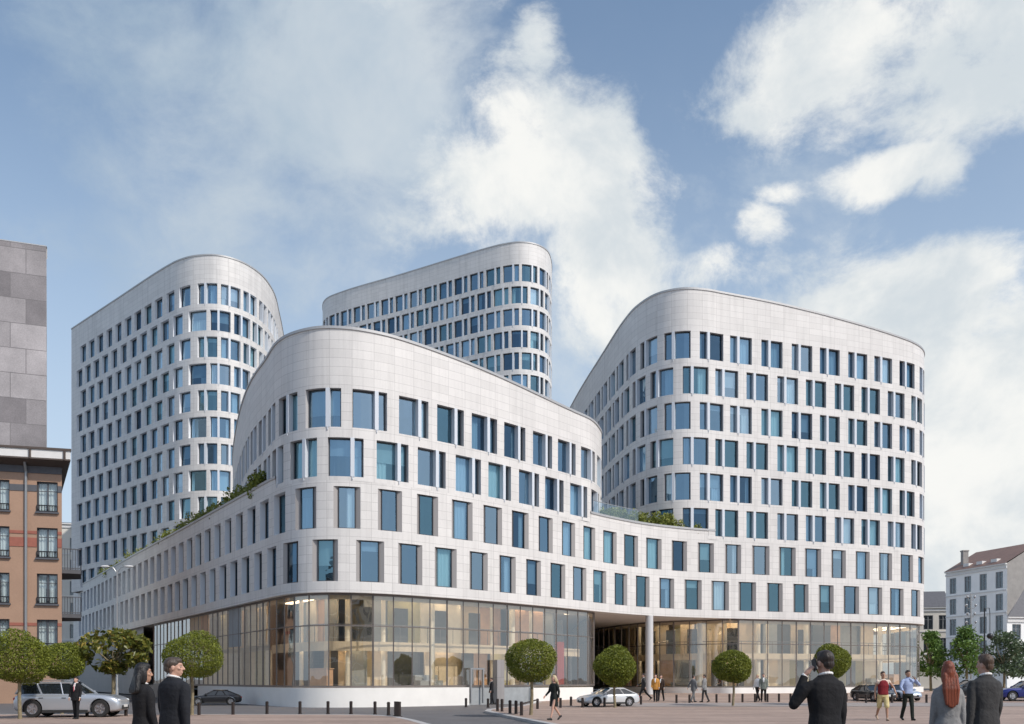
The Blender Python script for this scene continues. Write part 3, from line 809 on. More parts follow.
p2 = sf1.P[sf1.i(sf1.at_px(499, 40, 110))]; g = MB(); g.box((p2.x, p2.y-.4, 1.35), (.60, .4, 2.7), th); put(g.build('entrance_pillar', M['stone_dark']), pod)
g = MB(); strip_wall(sf1, sf1.i(sf1.at_px(470, 40, 110)), sf1.i(sf1.at_px(534, 40, 110)), -.0, -0.1, 1.0, g); put(g.build('entrance_step', M['grey_in']), pod)

# things standing in the lobby: mezzanine railing, doors, sofas, potted trees
for (crv, ka, kb, zf, zm, dd) in ((sf1, kn, ke, .97, 3.67, 1.15), (sf2, 0, sf2.n-24, .78, 3.62, 1.15)):
    rr = random.Random(77); g = MB()
    for k in range(ka, kb-8, 8):
        a, b = crv.off(k, dd), crv.off(k+8, dd); g.beam((a.x, a.y, zm+1.0), (b.x, b.y, zm+1.0), .05, .05); g.beam((a.x, a.y, zm), (a.x, a.y, zm+1.0), .03, .03)
    put(g.build('mezzanine_railing', M['mullion']), pod)
    for k in range(ka+12, kb-14, int(3.1/crv.ds)):
        kk = k+rr.randint(-6, 6); p = crv.off(kk, 1.8+rr.uniform(-.3, .2)); a = math.atan2(crv.T[kk].y, crv.T[kk].x); r = rr.random(); g = MB()
        if r < .35:
            g.box((p.x, p.y, zf+1.15), (.95, .10, 2.3), a); put(g.build('door', M['dark_in']), pod)
        elif r < .6:
            g.box((p.x, p.y, zf+.22), (1.7, .7, .44), a); g.box((p.x-crv.N[kk].x*.3, p.y-crv.N[kk].y*.3, zf+.55), (1.7, .18, .45), a); put(g.build('sofa', M['grey_in']), pod)
        elif r < .8:
            g.box((p.x, p.y, zf+.55), (1.5, .5, 1.1), a); g.box((p.x, p.y, zf+1.13), (1.6, .6, .05), a); put(g.build('counter', M['warm_a']), pod)
        else:
            g.tube([(p.x, p.y, zf), (p.x, p.y, ZS-.02)], .13, 10); put(g.build('column', M['warm_c']), pod)
        if rr.random() < .5:
            kk = min(kb-4, k+9); p = crv.off(kk, 2.0); a = math.atan2(crv.T[kk].y, crv.T[kk].x); g = MB(); g.box((p.x, p.y, zm+1.05), (.95, .10, 2.1), a); put(g.build('door', M['dark_in']), pod)
# ------------------------------------------------------------------ towers
def tower(name_label, crv, rows, ztop, zb, fin, refs, pitch, w, back, base, roofz, seed, cur=.45, smin=.8, splay=0.0, cap=100, hid=None, endpad=.8, dep=.27, rev='reveal'):
    T = thing('office_tower', name_label, 'building', base)
    ops = []
    for n, zr in enumerate(rows):
        ops += mk_openings(crv, zr-2.17, zr, refs[n % 2], pitch, w, smin, crv.L-endpad, fin, splay)
    if hid:
        for o in ops: o['hid'] = hid(o)
    put(wall_mesh(crv, 0, crv.n-1, zb, ztop, ops).build('wall', M['clad'], merge=True, smooth=30), T)
    make_windows(T, crv, ops, dep, cur, cap, seed, rev)
    fl = sorted(zr-2.17-.42 for zr in rows)+[rows[0]+.2]
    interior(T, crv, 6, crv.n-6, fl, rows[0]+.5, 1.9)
    put(coping_mesh(crv, 0, crv.n-1, ztop, drop=1.5).build('coping', M['coping']), T)
    pts = [tuple(crv.off(k, .4)) for k in range(0, crv.n, 6)]+[tuple(crv.P[-1])]+list(back)
    cap_roof(T, pts, roofz)
    back_wall(T, [tuple(crv.P[-1])]+list(back)+[tuple(crv.P[0])], zb if not callable(zb) else 12.6, roofz+.6)
    return T
# right tower
rpts = [(6.3, 104.0), (7.3, 94.3), (8.6, 84.2), (9.65, 77.2), (10.4, 74.3), (11.7, 72.1), (13.5, 71.2), (15.4, 71.4)]+[tuple(pc.P[k]) for k in range(iC+4, pc.n, 12)]
rc = Curve(rpts); rl = rc.at_px(690, 20, 60)
rp = pitch_of(rc, 761, 899.6, 5, rl, rc.L-12)
r1 = rc.at_px(761, rl, rc.L-12); r2 = rc.at_px(746.2, rl, rc.L-12)
sr = rc.at_px(924, rl, rc.L-14); sl_ = rc.at_px(690, 20, 60)
def rtop(i):
    s = i*rc.ds; return 32.35-1.75*sstep(sl_, sr+4, s)*((s-sl_)/(sr-sl_) if s > sl_ else 0)**0.3 if s > sl_ else 32.35-.35*sstep(0, 1, (sl_-s)/20)
rows_r = [29.05-2.8*k for k in range(6)]
print('pitches', pit, qpit, rp)
tower('right white office tower with blue windows and a rounded corner rising flush above the podium', rc, rows_r, rtop, ZJ,
      lambda s: 0.36, (r1, r2), rp, lambda s: 2.0 if s > sl_+3 else 2.12, [(36, 118), (8, 118)], (25, 78, 0), 30.3, 21, .65)
# left tower
lc = Curve([(-56.0, 114.4), (-46.3, 105.4), (-37.4, 97.2), (-35.2, 95.5), (-33.2, 94.6), (-30.9, 94.5), (-29.0, 95.8), (-27.7, 98.6), (-27.4, 103.0), (-28.4, 110.0), (-31.0, 124.0)])
lm = lc.at_px(195, 10, lc.L); lref1 = lc.at_px(197, 20, 60); lref2 = lc.at_px(209.7, 20, 60)
rows_l = [43.05-2.8*k for k in range(11)]
snose = lc.at_px(190, 20, 60)
tower('tall left white office tower with many rows of deep set windows and a rounded corner', lc, rows_l, 45.95, 12.5,
      lambda s: 0.42 if s > snose else None, (lref1, lref2), 2.52, lambda s: 2.1 if s > snose-1 else 1.70, [(-33, 135), (-52, 132)], (-42, 105, 0), 44.3, 31, .6, dep=.36, rev='reveal_lit')
# middle tower at the back
mc = Curve([(-28.6, 142.0), (-28.4, 135.0), (-27.2, 131.6), (-24.2, 129.0), (-15, 123.4), (-3.0, 115.9), (-1.0, 114.9), (1.0, 114.4), (3.1, 115.0), (4.5, 116.6), (5.2, 119.5), (5.4, 124.0), (4.6, 138.0)])
mref1 = mc.at_px(503, 20, 60); mref2 = mc.at_px(493.5, 20, 60)
rows_m = [54.25-2.8*k for k in range(9)]
tower('white office tower in the background between the two nearer towers', mc, rows_m, 57.0, 12.5,
      lambda s: 0.63, (mref1, mref2), 2.5, 2.1, [(3, 142), (-20, 146)], (-10, 122, 0), 55.4, 41, .45)

# ------------------------------------------------------------------ neighbouring buildings
def simple_windows(T, crv, ops, depth, rev, frame, glass, seed, cur=1.0, bars=True, rail=False, sill=None):
    rr = random.Random(seed)
    for o in ops:
        r, p, c = MB(), MB(), MB()
        i0, i1, z0, z1 = o['i0'], o['i1'], o['z0'], o['z1']
        A0, A1, B0, B1 = crv.P[i0], crv.P[i1], crv.off(i0, depth), crv.off(i1, depth)
        for a, b in ((A0, B0), (B1, A1)): r.face([(a.x, a.y, z0), (b.x, b.y, z0), (b.x, b.y, z1), (a.x, a.y, z1)], 0)
        for z in (z0, z1): r.face([(A0.x, A0.y, z), (A1.x, A1.y, z), (B1.x, B1.y, z), (B0.x, B0.y, z)], 0)
        f0, f1 = crv.off(i0, depth-.03), crv.off(i1, depth-.03); t = (f1-f0).normalized()
        for q in (f0+t*.045, f1-t*.045): r.beam((q.x, q.y, z0+.004), (q.x, q.y, z1-.004), .06, .08, 1)
        for z in (z0+.045, z1-.045): r.beam((f0.x, f0.y, z), (f1.x, f1.y, z), .055, .08, 1)
        if bars:
            q = (f0+f1)/2; r.beam((q.x, q.y, z0+.09), (q.x, q.y, z1-.09), .05, .09, 1)
            z = z0+(z1-z0)*.70; r.beam((f0.x, f0.y, z), (f1.x, f1.y, z), .04, .05, 1)
        if sill: 
            s0, s1 = crv.P[i0]+crv.N[i0]*.05-t*.08, crv.P[i1]+crv.N[i1]*.05+t*.08
            r.beam((s0.x, s0.y, z0-.05), (s1.x, s1.y, z0-.05), .2, .10, 2)
        p.face([(B0.x, B0.y, z0), (B1.x, B1.y, z0), (B1.x, B1.y, z1), (B0.x, B0.y, z1)])
        w = put(r.build('window', [rev, frame, sill or rev]), T)
        p.build('pane', glass, w)
        if rr.random() < cur:
            a = crv.off(i0, depth+.15); b = crv.off(i1, depth+.15); n = crv.N[i0]; prev = None; m = 22; gap = rr.uniform(.0, .14)
            for k in range(m+1):
                f = k/m; q = a.lerp(b, f)+n*(.035*math.sin(k*1.9))
                if prev is not None and abs(f-.5) > gap/2: c.face([(prev.x, prev.y, z0), (q.x, q.y, z0), (q.x, q.y, z1), (prev.x, prev.y, z1)])
                prev = q
            c.build('curtain', M['net'], w)
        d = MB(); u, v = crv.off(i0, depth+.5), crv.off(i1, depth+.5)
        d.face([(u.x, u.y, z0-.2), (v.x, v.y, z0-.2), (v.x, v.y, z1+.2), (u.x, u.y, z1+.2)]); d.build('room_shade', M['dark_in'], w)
        if rail:
            g = MB(); u, v = crv.P[i0]+crv.N[i0]*.06, crv.P[i1]+crv.N[i1]*.06
            for z, h in ((z0+.03, .10), (z0+.42, .07)): g.beam((u.x, u.y, z), (v.x, v.y, z), .06, h)
            for k in range(9):
                q = u.lerp(v, k/8); g.beam((q.x, q.y, z0), (q.x, q.y, z0+.42), .03, .03)
            g.build('railing', M['black_metal'], w)
M['net'] = mat('white net curtain', (0.78, 0.80, 0.78), 0.9)
M['orange'] = mat_panels('orange plaster', (0.40, 0.255, 0.175), 40, 40, 0.0, jcol=1.0, var=0.0, stain=0.10, bump=0.0, noise_col=0.04)
M['band_red'] = mat('brick red band', (0.33, 0.12, 0.085), 0.8, var=0.1)
M['band_grey'] = mat('slate grey band', (0.10, 0.105, 0.12), 0.7, var=0.1)
M['white_trim'] = mat('white painted trim', (0.74, 0.73, 0.71), 0.6, var=0.05)
M['soffit_br'] = mat('dark timber soffit', (0.09, 0.07, 0.06), 0.7)
M['town_glass'] = mat_glass('house window glass', (0.80, 0.86, 0.88), (0.8, 0.88, 0.95), 0.14, 0.8, 0.02, 1.0)

ob = thing('apartment_building', 'orange plastered apartment building with white curtains and a dark overhanging cornice', 'building', (-38, 62, 0))
oc_ = Curve([(-47.0, 55.05), (-29.85, 59.68)])
ow = []
s37 = oc_.at_px(37)
for zt in (14.52, 11.48, 8.45, 5.42):
    ow += mk_openings(oc_, zt-2.0, zt, s37, 2.92, 1.24, .5, oc_.L-.12)
put(wall_mesh(oc_, 0, oc_.n-1, -.1, 15.55, ow).build('wall', M['orange'], merge=True), ob)
mb = MB(); sidepts = [(-29.85, 59.68), (-37.4, 73.2), (-54.0, 69.0), (-47.0, 55.05)]
for a, b in zip(sidepts[:-1], sidepts[1:]): mb.face([(a[0], a[1], -.1), (b[0], b[1], -.1), (b[0], b[1], 15.55), (a[0], a[1], 15.55)])
put(mb.build('side_wall', M['orange']), ob)
simple_windows(ob, oc_, ow, .22, M['soffit_br'], M['band_grey'], M['town_glass'], 5, rail=True, sill=M['band_grey'])
def wall_band(T, crv, ops, z0, z1, m, proud=.03):
    cuts = sorted((o['i0'], o['i1']) for o in ops if o['z0'] < z1 and o['z1'] > z0)
    cur = 0
    for a, b in cuts+[(crv.n-1, crv.n-1)]:
        if a > cur+1:
            p, q = crv.P[cur]+crv.N[0]*proud/2, crv.P[a]+crv.N[0]*proud/2
            g = MB(); g.beam((p.x, p.y, (z0+z1)/2), (q.x, q.y, (z0+z1)/2), proud+.01, z1-z0); put(g.build('wall_band', m), T)
        cur = max(cur, b)
wall_band(ob, oc_, ow, 13.85, 14.27, M['band_grey']); wall_band(ob, oc_, ow, 11.05, 11.25, M['band_red']); wall_band(ob, oc_, ow, 10.2, 10.8, M['band_red'])
wall_band(ob, oc_, ow, 5.0, 5.2, M['band_red']); wall_band(ob, oc_, [], 15.05, 15.52, M['band_grey'], .06)
def cornice_poly(d):
    n0 = oc_.N[0]; t = oc_.T[0]; p0 = oc_.P[0]-t*d; p1 = oc_.P[-1]+t*(d*.75)
    return [tuple(p0+n0*d), tuple(p1+n0*d), (sidepts[1][0]+.3, sidepts[1][1]+.4), (sidepts[2][0], sidepts[2][1]+.3)]
# sloping dark soffit, white fascia boxes, dark top edge
mb = MB(); A, B = cornice_poly(.05), cornice_poly(.95)
for i in range(4):
    j = (i+1) % 4
    mb.face([(A[i][0], A[i][1], 15.50), (A[j][0], A[j][1], 15.50), (B[j][0], B[j][1], 15.78), (B[i][0], B[i][1], 15.78)])
put(mb.build('soffit', M['soffit_br']), ob)
mb = MB(); mb.prism(B, 15.785, 16.42, 0); put(mb.build('cornice', M['white_trim']), ob)
mb = MB(); mb.prism(cornice_poly(1.03), 16.423, 16.56, 0)
p0, p1 = Vector(B[0]), Vector(B[1]); L = (p1-p0).length
for k in range(8):
    q = p1-(p1-p0).normalized()*(0.35+k*2.05)+oc_.N[0]*.03
    mb.beam((q.x, q.y, 15.79), (q.x, q.y, 16.42), .16, .10)
q0, q1 = p0+oc_.N[0]*.03, p1+oc_.N[0]*.03
mb.beam((q0.x, q0.y, 15.82), (q1.x, q1.y, 15.82), .09, .10)
put(mb.build('roof', M['soffit_br']), ob)
mb = MB(); p = oc_.P[oc_.i(oc_.at_px(25.5))]+oc_.N[0]*.12; mb.tube([(p.x, p.y, 0), (p.x, p.y, 15.1), (p.x+oc_.N[0].x*.4, p.y+oc_.N[0].y*.4, 15.75)], .085, 8)
put(mb.build('downpipe', M['grey_metal']), ob)
for (zs, zr, lab) in ((9.05, 10.45, 0), (6.0, 7.15, 0)):
    g = MB(); poly = [(-31.35, 61.6), (-29.85, 62.3), (-31.4, 65.6), (-33.2, 66.0)]
    g.prism(poly, zs-.28, zs); b = put(g.build('balcony', M['band_grey']), ob)
    g = MB()
    for a, c in ((0, 1), (1, 2)):
        for z in (zs+.08, zr): g.beam((*poly[a], z), (*poly[c], z), .06, .06)
        for k in range(11):
            q = Vector(poly[a]).lerp(Vector(poly[c]), k/10); g.beam((q.x, q.y, zs), (q.x, q.y, zr), .03, .03)
    g.build('railing', M['band_grey'], b)

gt = thing('stone_tower', 'grey tower block faced in large mottled stone panels behind the orange building', 'building', (-45, 74, 0))
M['bigstone'] = mat_panels('mottled grey stone panels', (0.46, 0.43, 0.435), 2.5, 1.92, 0.03, jcol=0.42, var=0.22, col2=(0.17, 0.155, 0.16), offset=0.43, stain=0.28, noise_col=0.13, bump=0.1)
tc_ = Curve([(-53.0, 63.6), (-36.05, 69.7)])
put(wall_mesh(tc_, 0, tc_.n-1, 0, 35.0, [], uoff=.9).build('wall', M['bigstone'], merge=True), gt)
back_wall(gt, [(-36.05, 69.7), (-44.6, 86.3), (-62, 80), (-53.0, 63.6)], 0, 35.0)
put(coping_mesh(tc_, 0, tc_.n-1, 35.0, out=.02, inn=.4, h=.05).build('coping', M['coping']), gt)
cap_roof(gt, [(-53.0, 63.6), (-36.05, 69.7), (-44.6, 86.3), (-62, 80)], 34.6)

def house(name, label, A, B, depth_v, z, rows, w, n, m, seed, ridge=None, roofm=None, gable=None, glass_dark=False, trim=True):
    """street house: front from A to B (outward on the right), depth vector, eave z, rows of windows, ridge height"""
    T = thing(name, label, 'building', ((A[0]+B[0])/2, (A[1]+B[1])/2, 0))
    c = Curve([A, B]); L = c.L; ops = []
    for (z0, z1) in rows:
        for k in range(n):
            s = L*(k+.5)/n-w/2; ops.append(dict(i0=c.i(s), i1=c.i(s+w), z0=z0, z1=z1, fin=None, splay=0))
    put(wall_mesh(c, 0, c.n-1, -.1, z, ops).build('wall', m, merge=True), T)
    A2 = (A[0]+depth_v[0], A[1]+depth_v[1]); B2 = (B[0]+depth_v[0], B[1]+depth_v[1])
    g = MB(); zr = ridge or z
    mA = ((A[0]+A2[0])/2, (A[1]+A2[1])/2); mB = ((B[0]+B2[0])/2, (B[1]+B2[1])/2)
    for (p, q, r) in ((A, A2, mA), (B, B2, mB)):
        g.face([(p[0], p[1], -.1), (q[0], q[1], -.1), (q[0], q[1], z), (r[0], r[1], zr), (p[0], p[1], z)], 0, [(0, 0), (depth_v.length if hasattr(depth_v, 'length') else 9, 0), (9, z), (4.5, zr), (0, z)])
    g.face([(A2[0], A2[1], -.1), (B2[0], B2[1], -.1), (B2[0], B2[1], z), (A2[0], A2[1], z)])
    put(g.build('side_wall', gable or m), T)
    r = MB(); n0 = c.N[0]; t0 = c.T[0]; e = .35
    fa = Vector(A)+n0*e-t0*.1; fb = Vector(B)+n0*e+t0*.1; ba = Vector(A2)-n0*e-t0*.1; bb = Vector(B2)-n0*e+t0*.1
    ra = Vector(mA)-t0*.1; rb = Vector(mB)+t0*.1; dz = .12
    if ridge:
        r.face([(*fa, z), (*fb, z), (*rb, zr+dz), (*ra, zr+dz)]); r.face([(*ba, z), (*bb, z), (*rb, zr+dz), (*ra, zr+dz)])
    else: r.face([(*fa, z+.05), (*fb, z+.05), (*bb, z+.05), (*ba, z+.05)])
    put(r.build('roof', roofm or M['roofing']), T)
    if trim:
        g = MB()
        for (zz, h, o) in ((z-.1, .22, .30), (z-.55, .35, .14)):
            p, q = Vector(A)+n0*o/2, Vector(B)+n0*o/2; g.beam((p.x, p.y, zz), (q.x, q.y, zz), o, h)
        for (z0, z1) in rows:
            p, q = Vector(A)+n0*.05, Vector(B)+n0*.05; g.beam((p.x, p.y, z0-.32), (q.x, q.y, z0-.32), .1, .16)
        put(g.build('cornice', M['white_trim']), T)
    simple_windows(T, c, ops, .18, m, M['frame_grey'], M['town_glass'], seed, cur=0)
    return T, c
M['frame_grey'] = mat('grey window paint', (0.30, 0.31, 0.32), .6)
M['wh_wall'] = mat('white painted render', (0.95, 0.95, 0.93), 0.75, var=0.05, vscale=.4)
M['cream_wall'] = mat('cream render', (0.74, 0.70, 0.62), 0.8, var=0.06, vscale=.4)
M['gable'] = mat('grey brown brick gable', (0.34, 0.32, 0.30), 0.9, var=0.12, vscale=1.5)
M['tile'] = mat_panels('red roof tiles', (0.27, 0.155, 0.115), .3, .35, .02, jcol=.7, var=.12, offset=.5)
M['slate'] = mat('dark slate roof', (0.12, 0.12, 0.13), 0.7, var=.15)
wh, whc = house('town_house', 'white four storey town house with red tiled roof and grey gable', (67.5, 140.0), (70.75, 128.6), Vector((11.0, 2.9)), 18.1,
            [(14.6, 17.0), (11.4, 13.8), (8.2, 10.7), (4.2, 7.2)], 1.35, 4, M['wh_wall'], 3, ridge=21.3, roofm=M['tile'], gable=M['gable'])
g = MB(); g.box((69.7, 138.6, 19.6), (.8, .8, 3.0), 0); g.box((69.7, 138.6, 21.2), (.95, .95, .2), 0); put(g.build('chimney', M['gable']), wh)
for k in range(3):       # low roof windows along the eave
    g = MB()
    p = whc.P[int(whc.n*(.3+.22*k))]-whc.N[0]*1.0; g.box((p.x, p.y, 18.8), (.9, 1.1, .5), math.atan2(whc.T[0].y, whc.T[0].x)-math.pi/2); put(g.build('roof_light', M['white_trim']), wh)
house('town_house', 'low white house with a dark roof against the grey gable', (64.9, 118.0), (84.0, 120.5), Vector((9.0, 6.6)), 9.7, [(6.6, 8.7), (2.6, 5.0)], 1.3, 7, M['wh_wall'], 4, ridge=14.0, roofm=M['slate'], gable=M['wh_wall'])
house('town_house', 'cream house with grey roof glimpsed beside the office tower', (66.5, 152.0), (73.4, 150.5), Vector((2, 9)), 13.6, [(9.8, 12.2), (6.0, 8.4)], 1.4, 3, M['cream_wall'], 6, ridge=16.5, roofm=M['slate'])
house('apartment_building', 'pale grey building seen in the gap left of the office podium', (-78.0, 140.0), (-67.5, 142.0), Vector((-3, 10)), 26.0, [(21.5+.0-3.4*k, 23.7-3.4*k) for k in range(6)], 1.5, 4, M['cream_wall'], 8)
# town houses behind the photographer, mirrored in the lobby glass
hx = -46.0
refl = [('pale yellow', (0.50, 0.42, 0.27), 12.5), ('red brick', (0.30, 0.14, 0.10), 13.8), ('white', (0.72, 0.70, 0.66), 12.0), ('brown stone', (0.30, 0.24, 0.18), 14.5), ('cream', (0.62, 0.56, 0.45), 13.0), ('grey', (0.38, 0.37, 0.36), 12.6), ('ochre', (0.48, 0.34, 0.16), 13.6), ('ivory', (0.66, 0.62, 0.54), 14.2)]
for k, (nm, cc, zz) in enumerate(refl):
    wd = 12.0
    house('town_house', nm + ' terraced town house across the square, mirrored in the glass front', (hx+wd-.03, -26.0), (hx, -26.0), Vector((0, -10)), zz, [(zz-3.4-3.3*j, zz-1.2-3.3*j) for j in range(3)]+[(.6, 2.6)], 1.4, 4, mat(nm+' render', cc, .8, var=.1), 20+k, ridge=zz+3, roofm=M['slate'])
    hx += wd

# ------------------------------------------------------------------ vegetation
def leaf_quad(mb, c, n, size, rr, slim=.55):
    n = n.normalized(); u = n.orthogonal().normalized(); a = rr.uniform(0, 6.283)
    u = Matrix.Rotation(a, 3, n) @ u; v = n.cross(u)
    mb.face([c-u*size*.5, c+v*size*slim*.5+n*size*.06, c+u*size*.5, c-v*size*slim*.5+n*size*.06])
def rnd_dir(rr):
    z = rr.uniform(-1, 1); a = rr.uniform(0, 6.283); r = math.sqrt(1-z*z); return Vector((r*math.cos(a), r*math.sin(a), z))
def crown(n, R, leaf, seed, c=(0, 0, 0), lump=.07, inner=.55, mb=None, flat=.9, lean=.6):
    rr = random.Random(seed); mb = mb or MB(); c = Vector(c)
    lumps = [(rnd_dir(rr), rr.uniform(.3, 1.0)) for _ in range(16)]
    for _ in range(n):
        d = rnd_dir(rr); f = 1.0
        for (q, a) in lumps: f += lump*a*max(0, d.dot(q)-.72)/.28
        f -= lump*.6
        rad = (inner+(1-inner)*rr.random()**.45)*f
        p = c+Vector((d.x*R[0]*rad, d.y*R[1]*rad, d.z*R[2]*rad))
        if d.z < -.5: p.z += (abs(d.z)-.5)*R[2]*(1-flat)*2
        nn = (d*lean+rnd_dir(rr)).normalized()
        leaf_quad(mb, p, nn, leaf*rr.uniform(.7, 1.3), rr)
    return mb
def tree(name, label, loc, R, hc, leaf, n, m, seed, trunk_r=.07, group=None, cat='tree', lump=.13, inner=.6, limbs=5, mb=None, rz=0.0):
    T = thing(name, label, cat, loc, rz, group)
    (mb or crown(n, R, leaf, seed, (0, 0, hc), lump, inner)).build('crown', m, T)
    rr = random.Random(seed+1); t = MB()
    b = (rr.uniform(-.05, .05), rr.uniform(-.05, .05))
    zb = hc-R[2]*.6
    t.tube([(0, 0, -.1), (0, 0, .06), (b[0], b[1], zb*.5), (b[0]*.5, 0, zb), (0, 0, hc)], [trunk_r*1.5, trunk_r*1.15, trunk_r, trunk_r*.9, trunk_r*.5], 8)
    for k in range(limbs):
        a = 6.283*k/limbs+rr.uniform(-.4, .4)
        t.tube([(b[0]*.5, 0, zb-.05), (math.cos(a)*R[0]*.3, math.sin(a)*R[1]*.3, hc-R[2]*.15), (math.cos(a)*R[0]*.62, math.sin(a)*R[1]*.62, hc+R[2]*rr.uniform(.1, .5))], [trunk_r*.6, trunk_r*.4, trunk_r*.15], 6)
    t.build('trunk', M['bark'], T, smooth=50); return T
topi = [  # px, py of crown, width px, height px, base py, label
    (20, 660, 56, 52, 719, 'large round clipped tree in front of the silver estate car'),
    (62, 662, 42, 38, 713.5, 'smaller round clipped tree behind the silver estate car'),
    (192, 657, 58, 48, 715, 'round clipped tree behind the man in the dark suit at left'),
    (531, 661, 52, 46, 715, 'round clipped tree by the road corner, beside the walking woman'),
    (615, 667, 41, 38, 707.5, 'round clipped tree in front of the silver coupe and the open entrance'),
    (733, 667, 38, 35, 706, 'round clipped tree between the two pairs of walkers before the long glass front'),
    (832, 662, 37, 36, 705.5, 'round clipped tree behind the man on the phone')]
for k, (px, py, w, h, by, lab) in enumerate(topi):
    b = on_px(px, by); s = b.y/F
    R_ = (w*s/2, w*s/2, h*s/2); hc = (CAMZ+(HY-py)*s)-b.z
    tree('clipped_tree', lab, b, R_, hc, .08 if b.y < 40 else .10, 12000, M['leaf'], 50+k, .065, 'round clipped trees on the square')
# big leaved tree at the left
b = on_px(113, 712.5); s = b.y/F; mb = MB(); rr = random.Random(5)
for k in range(34):
    d = rnd_dir(rr); q = (d.x*1.5, d.y*1.1, 2.75+d.z*.75)
    crown(60, (.42, .42, .34), .27, 300+k, q, .2, .3, mb, lean=.3)
tree('broadleaf_tree', 'low spreading tree with large yellowish leaves beside the lamp post', b, (1.7, 1.3, 1.0), 2.75, .2, 0, M['leaf_mag'], 61, .09, mb=mb)
# street trees on the right
for k, (px, top, w, by, Y, m, lab) in enumerate(((931, 631, 36, 690, 88, 'leaf_street', 'bright green conical street tree beside the right office tower'), (967, 627, 40, 690, 86, 'leaf_street', 'bright green conical street tree before the white town house'),
        (1004, 632, 46, 690, 92, 'leaf_far', 'blue green rounded street tree at the right edge'), (1030, 640, 40, 690, 100, 'leaf_far', 'blue green street tree cut off by the right edge of the view'))):
    b = atY(px, Y); s = Y/F; zt = CAMZ+(HY-top)*s-b.z; z0 = CAMZ+(HY-676)*s-b.z; mb = MB(); rr = random.Random(70+k)
    hh = zt-z0; wr = w*s/2
    for j in range(42):
        f = (j/41); zz = z0+hh*(.04+.90*f); prof = (math.sin(math.pi*min(1, .30+.70*f)))**.7 if m == 'leaf_street' else math.sin(math.pi*min(1, .22+.74*f))**.5
        a = rr.uniform(0, 6.283); rad = wr*prof*rr.uniform(.25, .85)
        crown(70, (wr*.34, wr*.34, hh*.10), .30, 400+k*50+j, (math.cos(a)*rad, math.sin(a)*rad, zz), .25, .3, mb, lean=.4)
    tree('street_tree', lab, b, (wr, wr, hh/2), (zt+z0)/2, .2, 0, M[m], 71+k, .12, 'street trees at the right', mb=mb)
# shrubs on the terraces
def shrub(loc, r, h, seed, lab, grp, m):
    T = thing('shrub', lab, 'shrub', loc, 0, grp)
    rr = random.Random(seed); mb = MB()
    for k in range(9): crown(75, (r*.5, r*.5, h*.3), .24, seed*9+k, (rr.uniform(-.6, .6)*r, rr.uniform(-.6, .6)*r, h*rr.uniform(.25, .75)), .2, .2, mb, lean=.2)
    mb.build('foliage', m, T)
    t = MB()
    for k in range(4):
        a = k*1.6; t.tube([(0, 0, -.05), (math.cos(a)*r*.3, math.sin(a)*r*.3, h*.6)], [.03, .012], 5)
    t.build('stem', M['bark'], T); return T
rr = random.Random(9)
ordn = ['first', 'second', 'third', 'fourth', 'fifth', 'sixth', 'seventh', 'eighth', 'ninth', 'tenth', 'eleventh', 'twelfth', 'thirteenth', 'fourteenth', 'fifteenth', 'sixteenth', 'seventeenth', 'eighteenth', 'nineteenth', 'twentieth', 'twenty first', 'twenty second', 'twenty third', 'twenty fourth']
lt = list(range(16))
for k in lt:
    px = 97+k*8.8 if k < 15 else 231
    q = pc.off(pc.i(pc.at_px(px, 0, 72)), 1.0); h = rr.uniform(1.55, 2.0)+(.3 if k > 9 else 0)
    shrub((q.x, q.y, 12.56), rr.uniform(.9, 1.3), h, 100+k, 'yellow green shrub on the left terrace edge, %s from the far end' % ordn[k], 'shrubs along the left terrace edge', M['leaf_hedge'])
for k, (px, d) in enumerate(((236, 1.0), (244, .9), (251, .8), (257, .6))):
    q = pc.off(pc.i(pc.at_px(px, 0, 80)), d)
    shrub((q.x, q.y, 12.56), .95, 2.0, 140+k, 'green shrub where the left terrace meets the prow, %s from the left' % ordn[k], 'shrubs along the left terrace edge', M['leaf_hedge' if k < 2 else 'leaf'])
for k, (px, d, h) in enumerate(((612, 1.3, 1.2), (622, 1.2, 1.3), (632, 1.4, 1.5), (640, 1.2, 1.5), (648, 1.0, 1.4), (662, 1.2, 1.4), (669, 1.2, 1.7), (676, 1.3, 1.6), (690, .9, 1.2), (698, .8, 1.3))):
    q = pc.off(pc.i(pc.at_px(px, 90, 125)), d)
    shrub((q.x, q.y, 12.56), .85, h+.55, 160+k, 'green shrub on the terrace before the right tower, %s from the left' % ordn[k], 'shrubs on the right terrace', M['leaf_hedge'])
T = thing('balustrade', 'glass balustrade at the left end of the right terrace', 'balustrade', (7.6, 66.3, 13.42)); g = MB(); r = MB()
ka, kb = pc.i(pc.at_px(596, 90, 125)), pc.i(pc.at_px(640, 90, 125))
for k in range(ka, kb, 6):
    a, b = pc.off(k, .2), pc.off(min(k+6, kb), .2); g.face([(a.x, a.y, 13.42), (b.x, b.y, 13.42), (b.x, b.y, 14.3), (a.x, a.y, 14.3)]); r.beam((a.x, a.y, 14.32), (b.x, b.y, 14.32), .05, .04)
put(g.build('glass', M['rail_glass']), T); put(r.build('handrail', M['grey_metal']), T)

